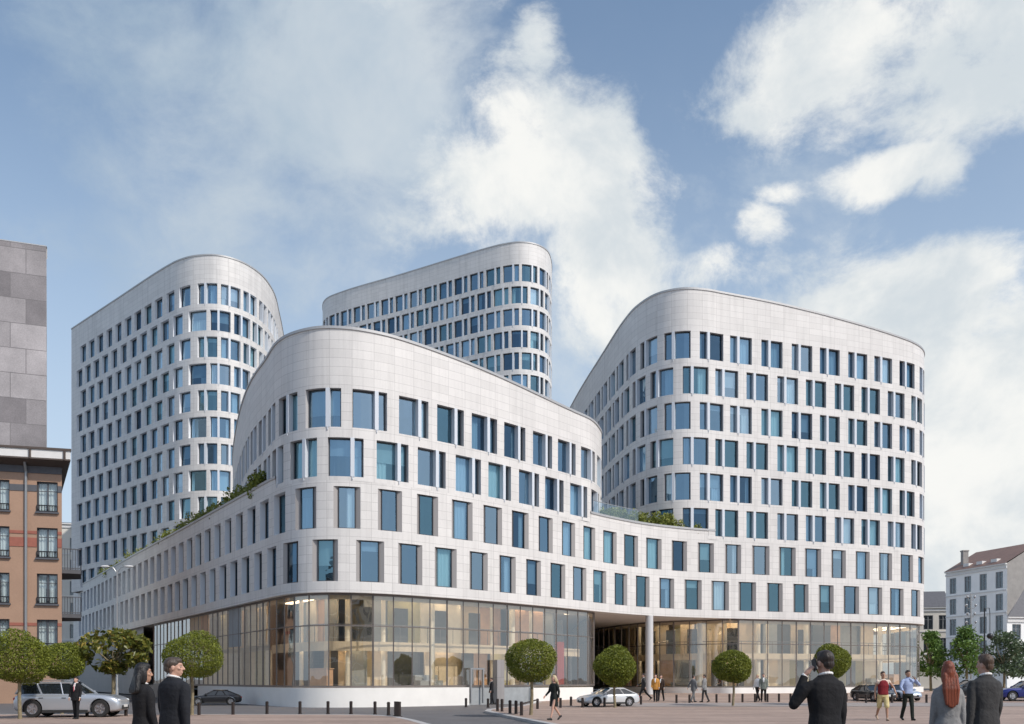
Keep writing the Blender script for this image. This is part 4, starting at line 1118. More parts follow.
# ------------------------------------------------------------------ street furniture
def bollard(px, py, h, lab, grp):
    b = on_px(px, py); T = bpy.data.objects.new('bollard', BOL); COL.objects.link(T); T.location = b; T.scale = (1, 1, h/.6)
    tag(T, lab, 'bollard', grp)
mb = MB(); mb.lathe([(.085, -.05), (.085, .0), (.068, .015), (.068, .50), (.074, .505), (.074, .54), (.066, .545), (.066, .58), (.045, .6)], n=12)
o_ = mb.build('bollard_source', M['bollard'], smooth=35); BOL = o_.data; bpy.data.objects.remove(o_)
nums = ordn
row1 = [(87, 716), (126, 715.8), (199, 715), (233, 714.5), (267, 713.5), (300, 713.3), (328, 713.2), (351, 713.2), (375, 713.5), (388.5, 714.4)]
for k, (x, y) in enumerate(row1): bollard(x, y, .53, 'dark bollard before the left white plinth, %s from the left in its row' % nums[k], 'bollards of the left row')
row2 = [(466, 706.5), (488, 707)]
for k, (x, y) in enumerate(row2): bollard(x, y, .46, 'short dark bollard %s the small glass door' % ('left of' if k == 0 else 'right of'), 'bollards by the glass door')
row3 = [(497.5, 711), (502, 711.5), (510, 713.5), (516, 714), (521.5, 715.5)]
for k, (x, y) in enumerate(row3): bollard(x, y, .58, 'dark bollard in the tight road corner cluster, %s from the left' % nums[k], 'bollards clustered at the road corner')
row4 = [(537.5, 709), (560.5, 707.8), (571, 705.8), (582.5, 707.5), (604.5, 707), (641, 704.8), (676.5, 703.3), (689.5, 703.1), (716.5, 702.6), (729.5, 702.4), (742.5, 702.2), (755, 702.1), (767.5, 702), (779, 701.9), (790.5, 701.8), (846.5, 701.6), (857.5, 701.5), (866, 703), (877.5, 703), (892, 703), (917, 700), (926.5, 703)]
for k, (x, y) in enumerate(row4): bollard(x, y, .52, 'dark bollard before the right glass front, %s from the left in its row' % nums[k], 'bollards of the long right row')
b = on_px(397.5, 716.5); T = thing('sign_plate', 'low broad dark metal plate standing at the end of the left bollard row', 'street sign', b, R(-62))
g = MB(); g.box((0, 0, .30), (.60, .07, .60)); g.build('plate', M['bollard'], T); g = MB(); g.box((0, 0, .015), (.66, .16, .03)); g.build('foot', M['bollard'], T)
b0, b1 = on_px(522.5, 714.8), on_px(537, 709.4); T = thing('barrier_rail', 'low dark rail between the bollard cluster and the walking woman', 'barrier', b0)
g = MB(); d = b1-b0; g.beam((0, 0, .47), (d.x, d.y, d.z+.47), .05, .06); g.build('rail', M['bollard'], T)
g = MB(); g.box((d.x*.5, d.y*.5, .22), (.05, .05, .48)); g.build('post', M['bollard'], T)

# double lamp post at the left
b = atY(117, 57); hz = CAMZ+(HY-566)*57/F
T = thing('street_lamp', 'slim grey street lamp with two small heads before the shaded left front', 'street lamp', b)
g = MB(); g.tube([(0, 0, -.05), (0, 0, .9), (0, 0, 1.0), (0, 0, hz-.2)], [.10, .10, .07, .045], 10); g.build('pole', M['grey_metal'], T, smooth=40)
for s in (-1, 1):
    g = MB(); g.tube([(0, 0, hz-.45), (s*.25, 0, hz-.1), (s*.6, 0, hz)], [.03, .03, .025], 6); a = g.build('arm', M['grey_metal'], T)
    g = MB(); g.ell((s*.75, 0, hz-.03), (.30, .14, .07)); g.build('lamp_head', M['white_trim'], a, smooth=60)
# globe lamp and ornamental lamp at the right
b = atY(984.5, 80); s = 80/F; hz = CAMZ+(HY-608)*s-b.z; zg = CAMZ+(HY-636)*s-b.z
T = thing('street_lamp', 'dark street lamp post with a round lantern hanging from its arm', 'street lamp', b)
g = MB(); g.tube([(0, 0, -.05), (0, 0, 1.2), (0, 0, 1.25), (0, 0, hz)], [.14, .12, .07, .05], 10); g.build('pole', M['black_metal'], T, smooth=40)
g = MB(); g.tube([(0, 0, hz-.4), (.15, 0, hz-.02), (.42, 0, hz), (.48, 0, hz-.5), (.48, 0, zg+.2)], [.03]*5, 6); g.build('arm', M['black_metal'], T)
g = MB(); g.ell((.48, 0, zg), (.26, .26, .26)); g.build('lantern', M['black_metal'], T, smooth=60)
b = atY(971, 96); s = 96/F; hz = CAMZ+(HY-593)*s-b.z
T = thing('ornamental_lamp', 'tall ornamental lamp column with paired globes before the white town house', 'street lamp', b)
g = MB(); g.tube([(0, 0, -.05), (0, 0, 1.0), (0, 0, 1.1), (0, 0, hz)], [.2, .18, .09, .06], 10); g.build('column', M['grey_metal'], T, smooth=40)
for k, zz in enumerate((.4, 1.3, 2.2, 3.1, 3.9)):
    for sd in (-1, 1):
        zq = hz-zz; w_ = .38+.12*(k % 2); g = MB(); g.tube([(0, 0, zq-.3), (sd*w_*.6, 0, zq-.38), (sd*w_, 0, zq-.05), (sd*w_*.8, 0, zq+.1)], [.035]*4, 6); a = g.build('arm', M['grey_metal'], T)
        g = MB(); g.ell((sd*w_, 0, zq), (.13, .13, .15)); g.build('globe', M['grey_metal'], a, smooth=60)

# ------------------------------------------------------------------ vehicles
M['tyre'] = mat('tyre rubber', (0.02, 0.02, 0.02), 0.8)
M['rim'] = mat('alloy rim', (0.55, 0.55, 0.57), 0.25, 0.9)
M['car_glass'] = mat('tinted car glass', (0.015, 0.02, 0.025), 0.05, 0.0, 0.8)
M['lens'] = mat('headlight lens', (0.75, 0.78, 0.8), 0.1, 0.2)
M['red_lens'] = mat('red tail light', (0.45, 0.02, 0.015), 0.2)
M['plate'] = mat('number plate', (0.7, 0.7, 0.68), 0.5)
M['trim'] = mat('black plastic trim', (0.025, 0.025, 0.025), 0.6)
def car(label, loc, yaw, paint, kind='estate', scale=1.0):
    P = dict(estate=dict(L=4.45, W=1.84, H=1.46, hood=.98, belt=.98, wf=.80, rf=.10, rb=-1.85, wb=-2.12, wr=.36, fx=1.42, bx=-1.36, deck=.98),
             coupe=dict(L=4.35, W=1.80, H=1.30, hood=.84, belt=.88, wf=.95, rf=.10, rb=-.95, wb=-1.95, wr=.33, fx=1.38, bx=-1.25, deck=.90))[kind]
    T = thing('parked_car', label, 'car', loc, yaw); T.scale = (scale,)*3
    L, W_ = P['L'], P['W']; h = L/2
    st = [(-h, .42, .70, .78), (-h+.06, .30, P['deck']-.12, .88), (-h+.25, .22, P['deck']-.02, .96), (P['bx']-.45, .20, P['deck'], 1.0), (P['bx'], .20, P['belt'], 1.0), (P['bx']+.5, .20, P['belt'], 1.0), (0, .20, P['belt'], 1.0),
          (P['wf']+.05, .20, P['belt']-.02, 1.0), (P['fx'], .20, P['hood']-.05, .99), (P['fx']+.35, .22, P['hood']-.09, .97), (h-.20, .23, P['hood']-.17, .92), (h-.05, .28, P['hood']-.26, .84), (h, .36, P['hood']-.36, .76)]
    vs, fs = [], []; 
    for (x, zb, zt, wk) in st:
        w = W_/2*wk; zm = zb+(zt-zb)*.45
        half = [(0, zb), (w*.88, zb), (w*.97, zb+.05), (w*.985, zb+.13), (w, zm), (w*.995, zt-.17), (w*.965, zt-.07), (w*.91, zt-.012), (w*.80, zt+.006), (0, zt+.025)]
        ring = [(x, y, z) for y, z in half]+[(x, -y, z) for y, z in half[-2:0:-1]]
        vs += ring
    n = 18
    for i in range(len(st)-1):
        for k in range(n): fs.append((i*n+k, i*n+(k+1) % n, (i+1)*n+(k+1) % n, (i+1)*n+k))
    fs.append(tuple(range(n-1, -1, -1))); fs.append(tuple((len(st)-1)*n+k for k in range(n)))
    bm = MB(); bm.mesh(vs, fs); o = bm.build('body', paint, None, smooth=50)
    bmm = bmesh.new(); bmm.from_mesh(o.data); bmesh.ops.recalc_face_normals(bmm, faces=bmm.faces); bmm.to_mesh(o.data); bmm.free()
    sub = o.modifiers.new('s', 'SUBSURF'); sub.levels = 1; sub.render_levels = 1
    cut = MB()
    for x in (P['fx'], P['bx']):
        cut.lathe([(P['wr']+.06, -W_), (P['wr']+.06, W_)], (x, 0, P['wr']), 28, axis='Y')
    co = cut.build('cutter', M['trim'])
    def outward(ob_):
        b_ = bmesh.new(); b_.from_mesh(ob_.data); bmesh.ops.recalc_face_normals(b_, faces=b_.faces)
        if b_.calc_volume(signed=True) < 0: bmesh.ops.reverse_faces(b_, faces=b_.faces)
        b_.to_mesh(ob_.data); b_.free()
    for ob_ in (o, co): outward(ob_)
    bo = o.modifiers.new('b', 'BOOLEAN'); bo.operation = 'DIFFERENCE'; bo.object = co; bo.solver = 'FAST'
    dg = bpy.context.evaluated_depsgraph_get(); dg.update()
    me = bpy.data.meshes.new_from_object(o.evaluated_get(dg)); o.modifiers.clear(); o.data = me; o.parent = T
    me.polygons.foreach_set('use_smooth', [True]*len(me.polygons)); me.set_sharp_from_angle(angle=R(40))
    bpy.data.objects.remove(co)
    # dark wheel housing
    g = MB(); g.box(((P['fx']+P['bx'])/2, 0, .40), (P['fx']-P['bx']+.5, W_*.62, .34)); g.build('underbody', M['trim'], T)
    # cabin glass
    wb_, wt = W_/2*.905, W_/2*.70; zb, zr = P['belt']-.03, P['H']
    x0, x1, x2, x3 = P['wb']+.02, P['rb'], P['rf'], P['wf']
    c = [(x0, wb_*.93, zb), (x1, wt, zr-.05), (x2, wt, zr-.04), (x3, wb_, zb-.04)]
    g = MB(); mid = [(x, 0, z+(.05 if i in (1, 2) else .02)) for i, (x, y, z) in enumerate(c)]
    for sgn in (1, -1):
        s_ = [(x, y*sgn, z) for x, y, z in c]
        g.face(s_)
        for i in range(3): g.face([s_[i], s_[i+1], mid[i+1], mid[i]])
    g.build('window_glass', M['car_glass'], T)
    g = MB(); e = .012
    for sgn in (1, -1):
        s_ = [(x, (y+e)*sgn, z+.005) for x, y, z in c]
        for i in (0, 1, 2): g.beam(s_[i], s_[i+1], .05, .06)
        for f in (.38, .68):
            a = Vector(s_[0]).lerp(Vector(s_[3]), f); b = Vector(s_[1]).lerp(Vector(s_[2]), (f-.2)/.6 if kind == 'estate' else f); g.beam(a, b, .03, .07)
    rv = [(x1-.10, wt*.97, zr-.045), (x2+.10, wt*.97, zr-.05), (x2+.06, wt*.6, zr), (x1-.06, wt*.6, zr+.005)]
    up = [(x1-.12, wt+.015, zr-.06), (x2+.1, wt+.015, zr-.055)]
    for sgn in (1, -1):
        q = [(x, y*sgn, z+.012) for x, y, z in rv]; g.face(q)
        u = [(x, y*sgn, z+.004) for x, y, z in up]; g.face([u[0], u[1], q[1], q[0]])
    g.face([(rv[3][0], rv[3][1], rv[3][2]+.012), (rv[2][0], rv[2][1], rv[2][2]+.012), (rv[2][0], -rv[2][1], rv[2][2]+.012), (rv[3][0], -rv[3][1], rv[3][2]+.012)])
    g.build('roof', paint, T, smooth=40)
    if kind == 'estate':
        for sgn in (1, -1):
            g = MB(); g.tube([(x1+.1, wt*.86*sgn, zr+.03), (x1+.25, wt*.86*sgn, zr+.07), (x2-.2, wt*.86*sgn, zr+.07), (x2, wt*.86*sgn, zr+.03)], .018, 6); g.build('roof_rail', M['grey_metal'], T)
    # wheels
    for x in (P['fx'], P['bx']):
        for sgn in (1, -1):
            y = sgn*(W_/2-.13); r = P['wr']; g = MB()
            g.lathe([(r*.62, -.11), (r*.94, -.11), (r, -.07), (r, .07), (r*.94, .11), (r*.62, .11)], (x, y, r), 24, axis='Y', caps=False); w = g.build('wheel', M['tyre'], T, smooth=40)
            g = MB(); g.lathe([(r*.66, -.02), (r*.66, .10), (r*.60, .10), (r*.58, .04)] if sgn > 0 else [(r*.58, -.04), (r*.60, -.10), (r*.66, -.10), (r*.66, .02)], (x, y, r), 24, axis='Y')
            for k in range(5):
                a = k*2*math.pi/5; g.beam((x, y+.085*sgn, r), (x+math.cos(a)*r*.62, y+.075*sgn, r+math.sin(a)*r*.62), .04, .055)
            g.lathe([(.06, -.02), (.06, .02)], (x, y+.09*sgn, r), 12, axis='Y'); g.build('rim', M['rim'], w, smooth=40)
    for sgn in (1, -1):
        g = MB(); g.ell((h-.16, sgn*W_*.325, P['hood']-.28), (.14, .15, .065), Matrix.Rotation(-sgn*.5, 3, 'Z')); g.build('headlight', M['lens'], T, smooth=60)
        g = MB(); g.ell((-h+.12, sgn*W_*.375, P['deck']-.22), (.12, .12, .08), Matrix.Rotation(sgn*.5, 3, 'Z')); g.build('tail_light', M['red_lens'], T, smooth=60)
        g = MB(); g.ell((P['wf']-.22, sgn*(W_/2+.05), P['belt']+.04), (.07, .11, .075)); g.build('wing_mirror', paint, T, smooth=60)
        for f in (.22, -.72): 
            g = MB(); g.box((f-.28, sgn*(W_/2*.992), P['belt']-.18), (.17, .03, .03)); g.build('door_handle', M['trim'], T)
        g = MB(); g.box((-.02, sgn*(W_/2*.985), .25), (P['fx']-P['bx']-.9, .05, .12)); g.build('side_sill', M['trim'], T)
    g = MB(); g.box((h-.02, 0, .40), (.06, W_*.5, .16)); g.build('grille', M['trim'], T)
    g = MB(); g.box((h+.015, 0, .46), (.02, .48, .11)); g.build('number_plate', M['plate'], T)
    g = MB(); g.box((-h-.005, 0, .66), (.02, .48, .11)); g.build('number_plate', M['plate'], T)
    return T
def paint(n, c, metal=.5): return mat(n, c, .3, metal, .5, coat=.6)
p_sil, p_wht, p_blk, p_blu, p_lb, p_dk = paint('silver car paint', (.50, .53, .57), .55), paint('pale silver car paint', (.66, .68, .70), .3), paint('black car paint', (.012, .012, .015), .2), paint('dark blue car paint', (.012, .02, .16), .3), paint('pale blue car paint', (.42, .50, .62), .3), paint('charcoal car paint', (.03, .032, .036), .3)
b = on_px(73, 716.6); car('silver estate car parked behind the round clipped trees at left', b, R(7), p_sil, 'estate', .90).scale = (.90, .92, .95)
b = on_px(608, 706.3); car('pale silver coupe standing behind the bollards before the open entrance', b, R(204), p_wht, 'coupe', .78)
b = on_px(215, 703.5); b.z = -.1; car('black car half hidden behind a round tree before the shaded left front', b, R(200), p_blk, 'coupe', .72)
b = on_px(873, 701.0); car('dark grey car facing the square behind the man in the red vest', b, R(-80), p_dk, 'coupe', .78)
b = on_px(899, 700.5); car('pale blue car facing the square behind the man in the blue shirt', b, R(-84), p_lb, 'coupe', .78)
b = on_px(1026, 700.6); car('dark blue car parked side on at the right edge', b, R(178), p_blu, 'estate', .85)
b = on_px(968, 698); car('charcoal car parked behind the red haired woman and the tall man', b, R(175), p_dk, 'estate', .82)

# ------------------------------------------------------------------ people
def voxel(mb, name, m, parent, vs, smooth_it=2):
    o = mb.build(name, m)
    bm = bmesh.new(); bm.from_mesh(o.data); bmesh.ops.recalc_face_normals(bm, faces=bm.faces); bm.to_mesh(o.data); bm.free()
    r = o.modifiers.new('r', 'REMESH'); r.mode = 'VOXEL'; r.voxel_size = vs; r.adaptivity = 0
    sm = o.modifiers.new('s', 'SMOOTH'); sm.factor = .5; sm.iterations = smooth_it
    dg = bpy.context.evaluated_depsgraph_get(); dg.update()
    me = bpy.data.meshes.new_from_object(o.evaluated_get(dg)); o.modifiers.clear(); old = o.data; o.data = me; bpy.data.meshes.remove(old); me.name = name
    if not me.materials: me.materials.append(m)
    me.polygons.foreach_set('use_smooth', [True]*len(me.polygons)); o.parent = parent; return o
def cap(mb, pts, rad, n=10):
    rs = rad if isinstance(rad, (list, tuple)) else [rad]*len(pts)
    mb.tube(pts, list(rs), n)
    for p, r in zip(pts, rs): mb.ell(p, (r, r, r), nu=n, nv=6)
def loft(mb, rings, n=18):
    """rings: (z, rx, ry, y offset)"""
    vs = []; fs = []
    for (z, rx, ry, yo) in rings:
        for k in range(n):
            a = 2*math.pi*k/n; ca, sa = math.cos(a), math.sin(a)
            e = 2.4; x = rx*math.copysign(abs(ca)**(2/e), ca); y = ry*math.copysign(abs(sa)**(2/e), sa)
            vs.append((x, y+yo, z))
    m = len(rings)
    for i in range(m-1):
        for k in range(n): fs.append((i*n+k, i*n+(k+1) % n, (i+1)*n+(k+1) % n, (i+1)*n+k))
    fs.append(tuple(range(n-1, -1, -1))); fs.append(tuple((m-1)*n+k for k in range(n)))
    mb.mesh(vs, fs)
def arm_pts(side, spec, sw):
    sh = Vector((side*sw, 0, 1.415))
    if spec[0] == 'pts': return sh, Vector(spec[1]), Vector(spec[2]), Vector(spec[3])
    fwd, out, eb = R(spec[1]), R(spec[2]), R(spec[3])
    d = Vector((side*math.sin(out), math.sin(fwd), -math.cos(fwd)*math.cos(out))).normalized()
    el = sh+d*.285
    f2 = fwd+eb; d2 = Vector((side*math.sin(out)*.3, math.sin(f2), -math.cos(f2))).normalized()
    wr = el+d2*.255; return sh, el, wr, wr+d2*.09
def hand(mb, wr, tip, side, k=1.0, curl=.5):
    d = (tip-wr).normalized(); up = Vector((side, 0, .2)); u = (up-d*up.dot(d)).normalized(); v = d.cross(u)
    c = wr+d*.045
    rot = Matrix((v, u, d)).transposed()
    mb.ell(c, (.040, .016, .052), rot)
    cap(mb, [wr-d*.02, c], [.026, .024], 8)
    for j, (o, L) in enumerate(((-.028, .066), (-.010, .076), (.010, .072), (.027, .056))):
        b = wr+d*.085+v*o; m1 = b+d*L*.5-u*L*.12*curl*2; e = m1+d*L*.40-u*L*.42*curl
        cap(mb, [b-d*.02, b, m1, e], [.0105, .0105, .0095, .0085], 7)
    s = -1; b = wr+d*.03+v*s*.030; m1 = b+d*.030+v*s*.022-u*.012; cap(mb, [b, m1, m1+d*.028-u*.006], [.013, .011, .0095], 7)
CL = {}
def cloth(n, c, rough=.85):
    if n not in CL: CL[n] = mat(n, c, rough, 0, .3, var=.14, vscale=9, bump=1.0, bscale=9)
    return CL[n]
skin_m = {'light': mat('light skin', (.52, .31, .23), .5, var=.06, vscale=20), 'tan': mat('tanned skin', (.42, .24, .16), .5, var=.06, vscale=20)}
M['eye_white'] = mat('eye white', (.5, .47, .45), .2); M['iris'] = mat('dark iris', (.03, .02, .015), .2)

def person(label, loc, yaw, H, vs, top, legs, hair, skin='light', legL=(0, 2), legR=(0, 2), armL=('sw', 4, 8, 12), armR=('sw', 4, 8, 12), head=(0, 0), female=False, jacket=True,
           dress=False, shorts=False, collar=True, longhair=0, shoes='black leather', tie=None, vest=None, face=False, group=None, sleeves=True, shoe_c=(.02, .02, .02), slim=1.0, thin_hair=False):
    T = thing('person', label, 'person', loc, yaw, group); T.scale = (H/1.75*slim, H/1.75*slim, H/1.75)
    wk = .90 if female else 1.0; sw = .185*wk
    # leg joints, dropped so that the lower foot stands on the ground
    J = []
    for sd, (a, b) in ((-1, legL), (1, legR)):
        hip = Vector((sd*.092, 0, .93)); a_, b_ = R(a), R(b)
        kn = hip+Vector((sd*.008, math.sin(a_), -math.cos(a_)))*.43; an = kn+Vector((0, math.sin(a_-b_), -math.cos(a_-b_)))*.42
        J.append([hip, kn, an, a_-b_])
    dz = .085-min(j[2].z for j in J)
    for j in J: j[0].z += dz; j[1].z += dz; j[2].z += dz
    arms = [arm_pts(-1, armL, sw), arm_pts(1, armR, sw)]
    up = Vector((0, 0, dz))
    arms = [[p+up for p in a] for a in arms]
    RH = Matrix.Rotation(R(head[0]), 3, 'Z') @ Matrix.Rotation(R(head[1]), 3, 'X'); hp = Vector((0, -.01, 1.53))
    hd = lambda p: tuple(hp+RH @ (Vector(p)-hp)+up)
    b = MB()
    for c, r in (((0, -.012, 1.655), (.076, .098, .097)), ((0, .026, 1.588), (.058, .066, .074)), ((0, .064, 1.538), (.027, .022, .022)), ((0, .080, 1.667), (.052, .016, .013)), ((0, .089, 1.567), (.023, .011, .009)),
                 ((0, .086, 1.556), (.020, .010, .007)), ((.045, .062, 1.612), (.022, .022, .018)), ((-.045, .062, 1.612), (.022, .022, .018)), ((.079, -.006, 1.617), (.009, .022, .033)), ((-.079, -.006, 1.617), (.009, .022, .033))):
        b.ell(hd(c), r, RH)
    cap(b, [hd((0, .088, 1.652)), hd((0, .112, 1.606))], [.009, .015], 8); b.ell(hd((0, .098, 1.600)), (.019, .013, .009), RH)
    cap(b, [Vector((0, -.012, 1.40))+up, hd((0, 0, 1.56))], [.062*wk, .053*wk], 12)
    z = dz
    loft(b, [(.86+z, .150, .10, 0), (.98+z, .150*wk+.01, .10, 0), (1.10+z, .130*wk, .09, 0), (1.25+z, .150*wk, .105, 0), (1.38+z, .165*wk, .10, -.005), (1.455+z, .10*wk, .06, -.01)])
    for sd, (sh, el, wr, tp) in zip((-1, 1), arms):
        cap(b, [Vector((sh.x*.88, sh.y, sh.z-.035)), sh.lerp(el, .4), el, wr], [.046*wk, .044*wk, .038*wk, .026*wk], 10); hand(b, wr, tp, sd)
    for hip, kn, an, fa in J:
        cap(b, [hip, kn, kn.lerp(an, .35)+Vector((0, -.012, 0)), an], [.078, .052, .052*wk, .034], 10)
    def footpts(an, fa):
        f = Vector((0, math.cos(fa*.8), math.sin(fa*.8) if fa > 0 else math.sin(fa*.8))); n_ = Vector((0, -f.z, f.y))
        h = an-n_*.045-f*.045; t = an-n_*.058+f*.155; return f, n_, h, t
    for hip, kn, an, fa in J:
        f, n_, h, t = footpts(an, fa); cap(b, [h, h.lerp(t, .5)+n_*.006, t], [.032, .034, .026], 8)
    voxel(b, 'body', skin_m[skin], T, vs)
    # shoes
    for hip, kn, an, fa in J:
        f, n_, h, t = footpts(an, fa); g = MB(); cap(g, [h, h.lerp(t, .4)+n_*.012, h.lerp(t, .75), t], [.040, .042, .040, .032], 10); cap(g, [an-n_*.03, an], [.042, .042], 10)
        voxel(g, 'shoe', cloth(shoes, shoe_c, .4), T, max(vs, .009))
    # trousers, shorts or bare legs
    if legs and not dress:
        g = MB(); loft(g, [(.84+z, .145, .105, 0), (.95+z, .168*(1.03 if female else 1), .118, 0), (1.06+z, .155*wk, .108, 0)])
        for sd, (hip, kn, an, fa) in zip((-1, 1), J):
            if shorts: cap(g, [hip, hip.lerp(kn, .98)], [.098, .088], 12)
            else:
                cap(g, [hip, kn], [.096, .069], 12); e = an+Vector((0, 0, -.02)); g.tube([kn, kn.lerp(e, .5)+Vector((0, -.008, 0)), e], [.068, .063, .058], 12)
        voxel(g, 'shorts' if shorts else 'trousers', legs, T, max(vs, .011), 4)
    # upper garment
    g = MB(); k = 1.0
    if dress:
        loft(g, [(.56+z, .185, .135, .01), (.75+z, .180, .130, 0), (.93+z, .172, .122, 0), (1.08+z, .135, .10, 0), (1.25+z, .158, .118, .005), (1.38+z, .168, .108, -.005), (1.455+z, .12, .075, -.012)])
    elif jacket:
        fl = .02 if female else 0
        loft(g, [(.76+z, .200, .142, 0), (.80+z, .202, .144, 0), (.95+z, .192+fl*.4, .136, 0), (1.10+z, .172*wk-fl*.3, .122, 0), (1.25+z, .196*wk, .134, .003), (1.36+z, .212*wk, .130, -.004), (1.425+z, .190*wk, .112, -.010), (1.475+z, .110*wk, .082, -.014), (1.505+z, .072*wk, .070, -.014)])
    else:
        loft(g, [(.93+z, .170, .122, 0), (1.10+z, .160*wk, .115, 0), (1.25+z, .178*wk, .124, .003), (1.37+z, .190*wk, .116, -.004), (1.43+z, .16*wk, .095, -.010), (1.48+z, .075*wk, .07, -.012)])
    if sleeves:
        for (sh, el, wr, tp) in arms:
            r = (.070, .056, .043) if jacket else (.062, .050, .038)
            q = wr+(wr-el).normalized()*(-.005)
            cap(g, [Vector((sh.x*.91, sh.y, sh.z-.030)), sh.lerp(el, .30), el], [r[0]*wk*.94, r[0]*wk*.93, r[1]*wk], 12); cap(g, [el], [r[1]*wk], 12); g.tube([el, el.lerp(q, .5), q], [r[1]*wk, (r[1]+r[2])*.5*wk, r[2]*wk], 12)
    else:
        for (sh, el, wr, tp) in arms: cap(g, [sh+Vector((0, 0, -.01)), sh.lerp(el, .22)], [.060*wk, .055*wk], 12)
    voxel(g, 'dress' if dress else ('jacket' if jacket else 'shirt'), top, T, max(vs, .010), 4)
    if vest is not None:
        g = MB(); loft(g, [(.92+z, .180, .132, 0), (1.10+z, .172*wk, .125, 0), (1.25+z, .188*wk, .134, .003), (1.38+z, .172*wk, .124, -.004), (1.45+z, .12*wk, .085, -.010)])
        voxel(g, 'vest', vest, T, max(vs, .011), 3)
    wh = cloth('white shirt cotton', (.78, .78, .77), .8)
    if collar and (jacket or not dress):
        g = MB(); c0 = Vector((0, -.010, 1.495))+up; n = 14
        ring = [c0+Vector((math.cos(2*math.pi*i/n)*.066*wk, math.sin(2*math.pi*i/n)*.068*wk, .012-.018*math.sin(2*math.pi*i/n))) for i in range(n)]
        for i in range(n): cap(g, [ring[i], ring[(i+1) % n]], .016, 7)
        voxel(g, 'collar', wh if jacket else top, T, max(vs*.8, .007), 1)
        if jacket:
            g = MB(); loft(g, [(1.20+z, .035, .02, .128), (1.38+z, .055, .025, .108), (1.48+z, .05, .03, .045)]); voxel(g, 'shirt_front', wh, T, max(vs, .010), 1)
            for (sh, el, wr, tp) in arms:
                d = (tp-wr).normalized(); g = MB(); g.tube([wr-d*.03, wr+d*.012], [.037*wk, .036*wk], 12); voxel(g, 'shirt_cuff', wh, T, max(vs*.8, .008), 1)
    if tie is not None:
        g = MB(); loft(g, [(1.14+z, .022, .008, .150), (1.30+z, .028, .008, .148), (1.44+z, .016, .010, .105)]); voxel(g, 'tie', tie, T, max(vs*.8, .007), 1)
    # hair
    g = MB()
    if thin_hair: g.ell(hd((0, -.020, 1.668)), (.080, .096, .088), RH)
    else:
        g.ell(hd((0, -.022, 1.672)), (.084, .100, .092), RH); g.ell(hd((0, .02, 1.712)), (.064, .070, .048), RH); g.ell(hd((0, -.065, 1.615)), (.066, .050, .060), RH)
    if longhair:
        g.ell(hd((0, -.055, 1.60)), (.092, .078, .12), RH); g.ell(hd((.075, -.015, 1.59)), (.026, .050, .10), RH); g.ell(hd((-.075, -.015, 1.59)), (.026, .050, .10), RH)
        for x, l in ((-.07, .9), (-.035, 1.0), (0, 1.05), (.035, .98), (.07, .88)):
            cap(g, [Vector(hd((x, -.085, 1.58))), Vector((x*1.15, -.125, 1.42))+up, Vector((x*1.05, -.150, 1.46-.24*longhair*l))+up], [.042, .044, .020], 8)
    voxel(g, 'hair', hair, T, max(vs, .008), 2)
    if face:
        for sd in (-1, 1):
            g = MB(); g.ell(hd((sd*.031, .079, 1.640)), (.0115, .0110, .0070), RH); e = g.build('eye', M['eye_white'], T, smooth=60)
            g = MB(); g.ell(hd((sd*.031, .0870, 1.640)), (.0058, .004, .0058), RH); g.build('iris', M['iris'], e, smooth=60)
    return T
def hairm(n, c):
    m = mat(n, c, .45, 0, .5, var=.45, vscale=30, bump=.55, bscale=45); nt = m.node_tree
    tc = [x for x in nt.nodes if x.type == 'TEX_COORD'][0]; mp_ = nt.nodes.new('ShaderNodeMapping'); mp_.inputs['Scale'].default_value = (1.6, 1.6, .12)
    for l in list(nt.links):
        if l.from_node == tc: to = l.to_socket; nt.links.remove(l); nt.links.new(mp_.outputs[0], to)
    nt.links.new(tc.outputs['Object'], mp_.inputs['Vector']); return m
h_dark, h_brown, h_black, h_red, h_blond, h_grey = hairm('dark brown hair', (.025, .016, .012)), hairm('brown hair', (.09, .055, .035)), hairm('black hair', (.008, .007, .007)), hairm('auburn hair', (.20, .045, .018)), hairm('blond hair', (.50, .40, .24)), hairm('grey brown hair', (.065, .047, .036))
suit_k, suit_n, suit_g = cloth('black suit wool', (.013, .013, .015)), cloth('navy black suit wool', (.016, .018, .023)), cloth('charcoal suit wool', (.045, .045, .046))
grey_w, grey_l = cloth('grey tweed', (.24, .24, .24)), cloth('mid grey wool', (.15, .155, .16))
# four people close to the camera
def near(px, top, H):
    Y = (H-CAMZ)*F/(HY-top); return Vector(((px-CX)*Y/F, Y, 0)), Y
N = .0085
p, Y = near(174, 657.5, 1.775)
person('man in dark suit with short brown hair, seen in profile looking right', p, R(-30), 1.775, N, suit_n, suit_k, h_grey, head=(-48, 0), legL=(10, 4), legR=(-8, 6), armL=('sw', 4, 8, 10), armR=('sw', -6, 9, 8), face=True, slim=1.07)
p, Y = near(143.5, 663, 1.69)
person('woman in black jacket with dark hair walking beside the man at left', p, R(-42), 1.69, N, suit_k, suit_k, h_black, skin='tan', female=True, head=(-14, 0), longhair=.28, legL=(-8, 6), legR=(10, 4), face=True, slim=.9)
p, Y = near(825, 651.5, 1.79)
ph = person('man in black suit seen from behind holding a phone to his ear', p, R(16), 1.79, N, suit_k, suit_k, h_dark, head=(8, -4), armL=('pts', (-.335, .08, 1.20), (-.190, .09, 1.495), (-.125, .055, 1.59)), armR=('sw', 2, 7, 8), face=True, slim=.95)
p, Y = near(948, 661.5, 1.70)
person('woman with long auburn hair in a grey jacket seen from behind', p, R(-6), 1.70, N, grey_w, grey_l, h_red, female=True, longhair=.95, collar=False, legL=(8, 4), legR=(-8, 8), armL=('sw', 6, 6, 12), armR=('sw', -4, 6, 8), slim=.80)
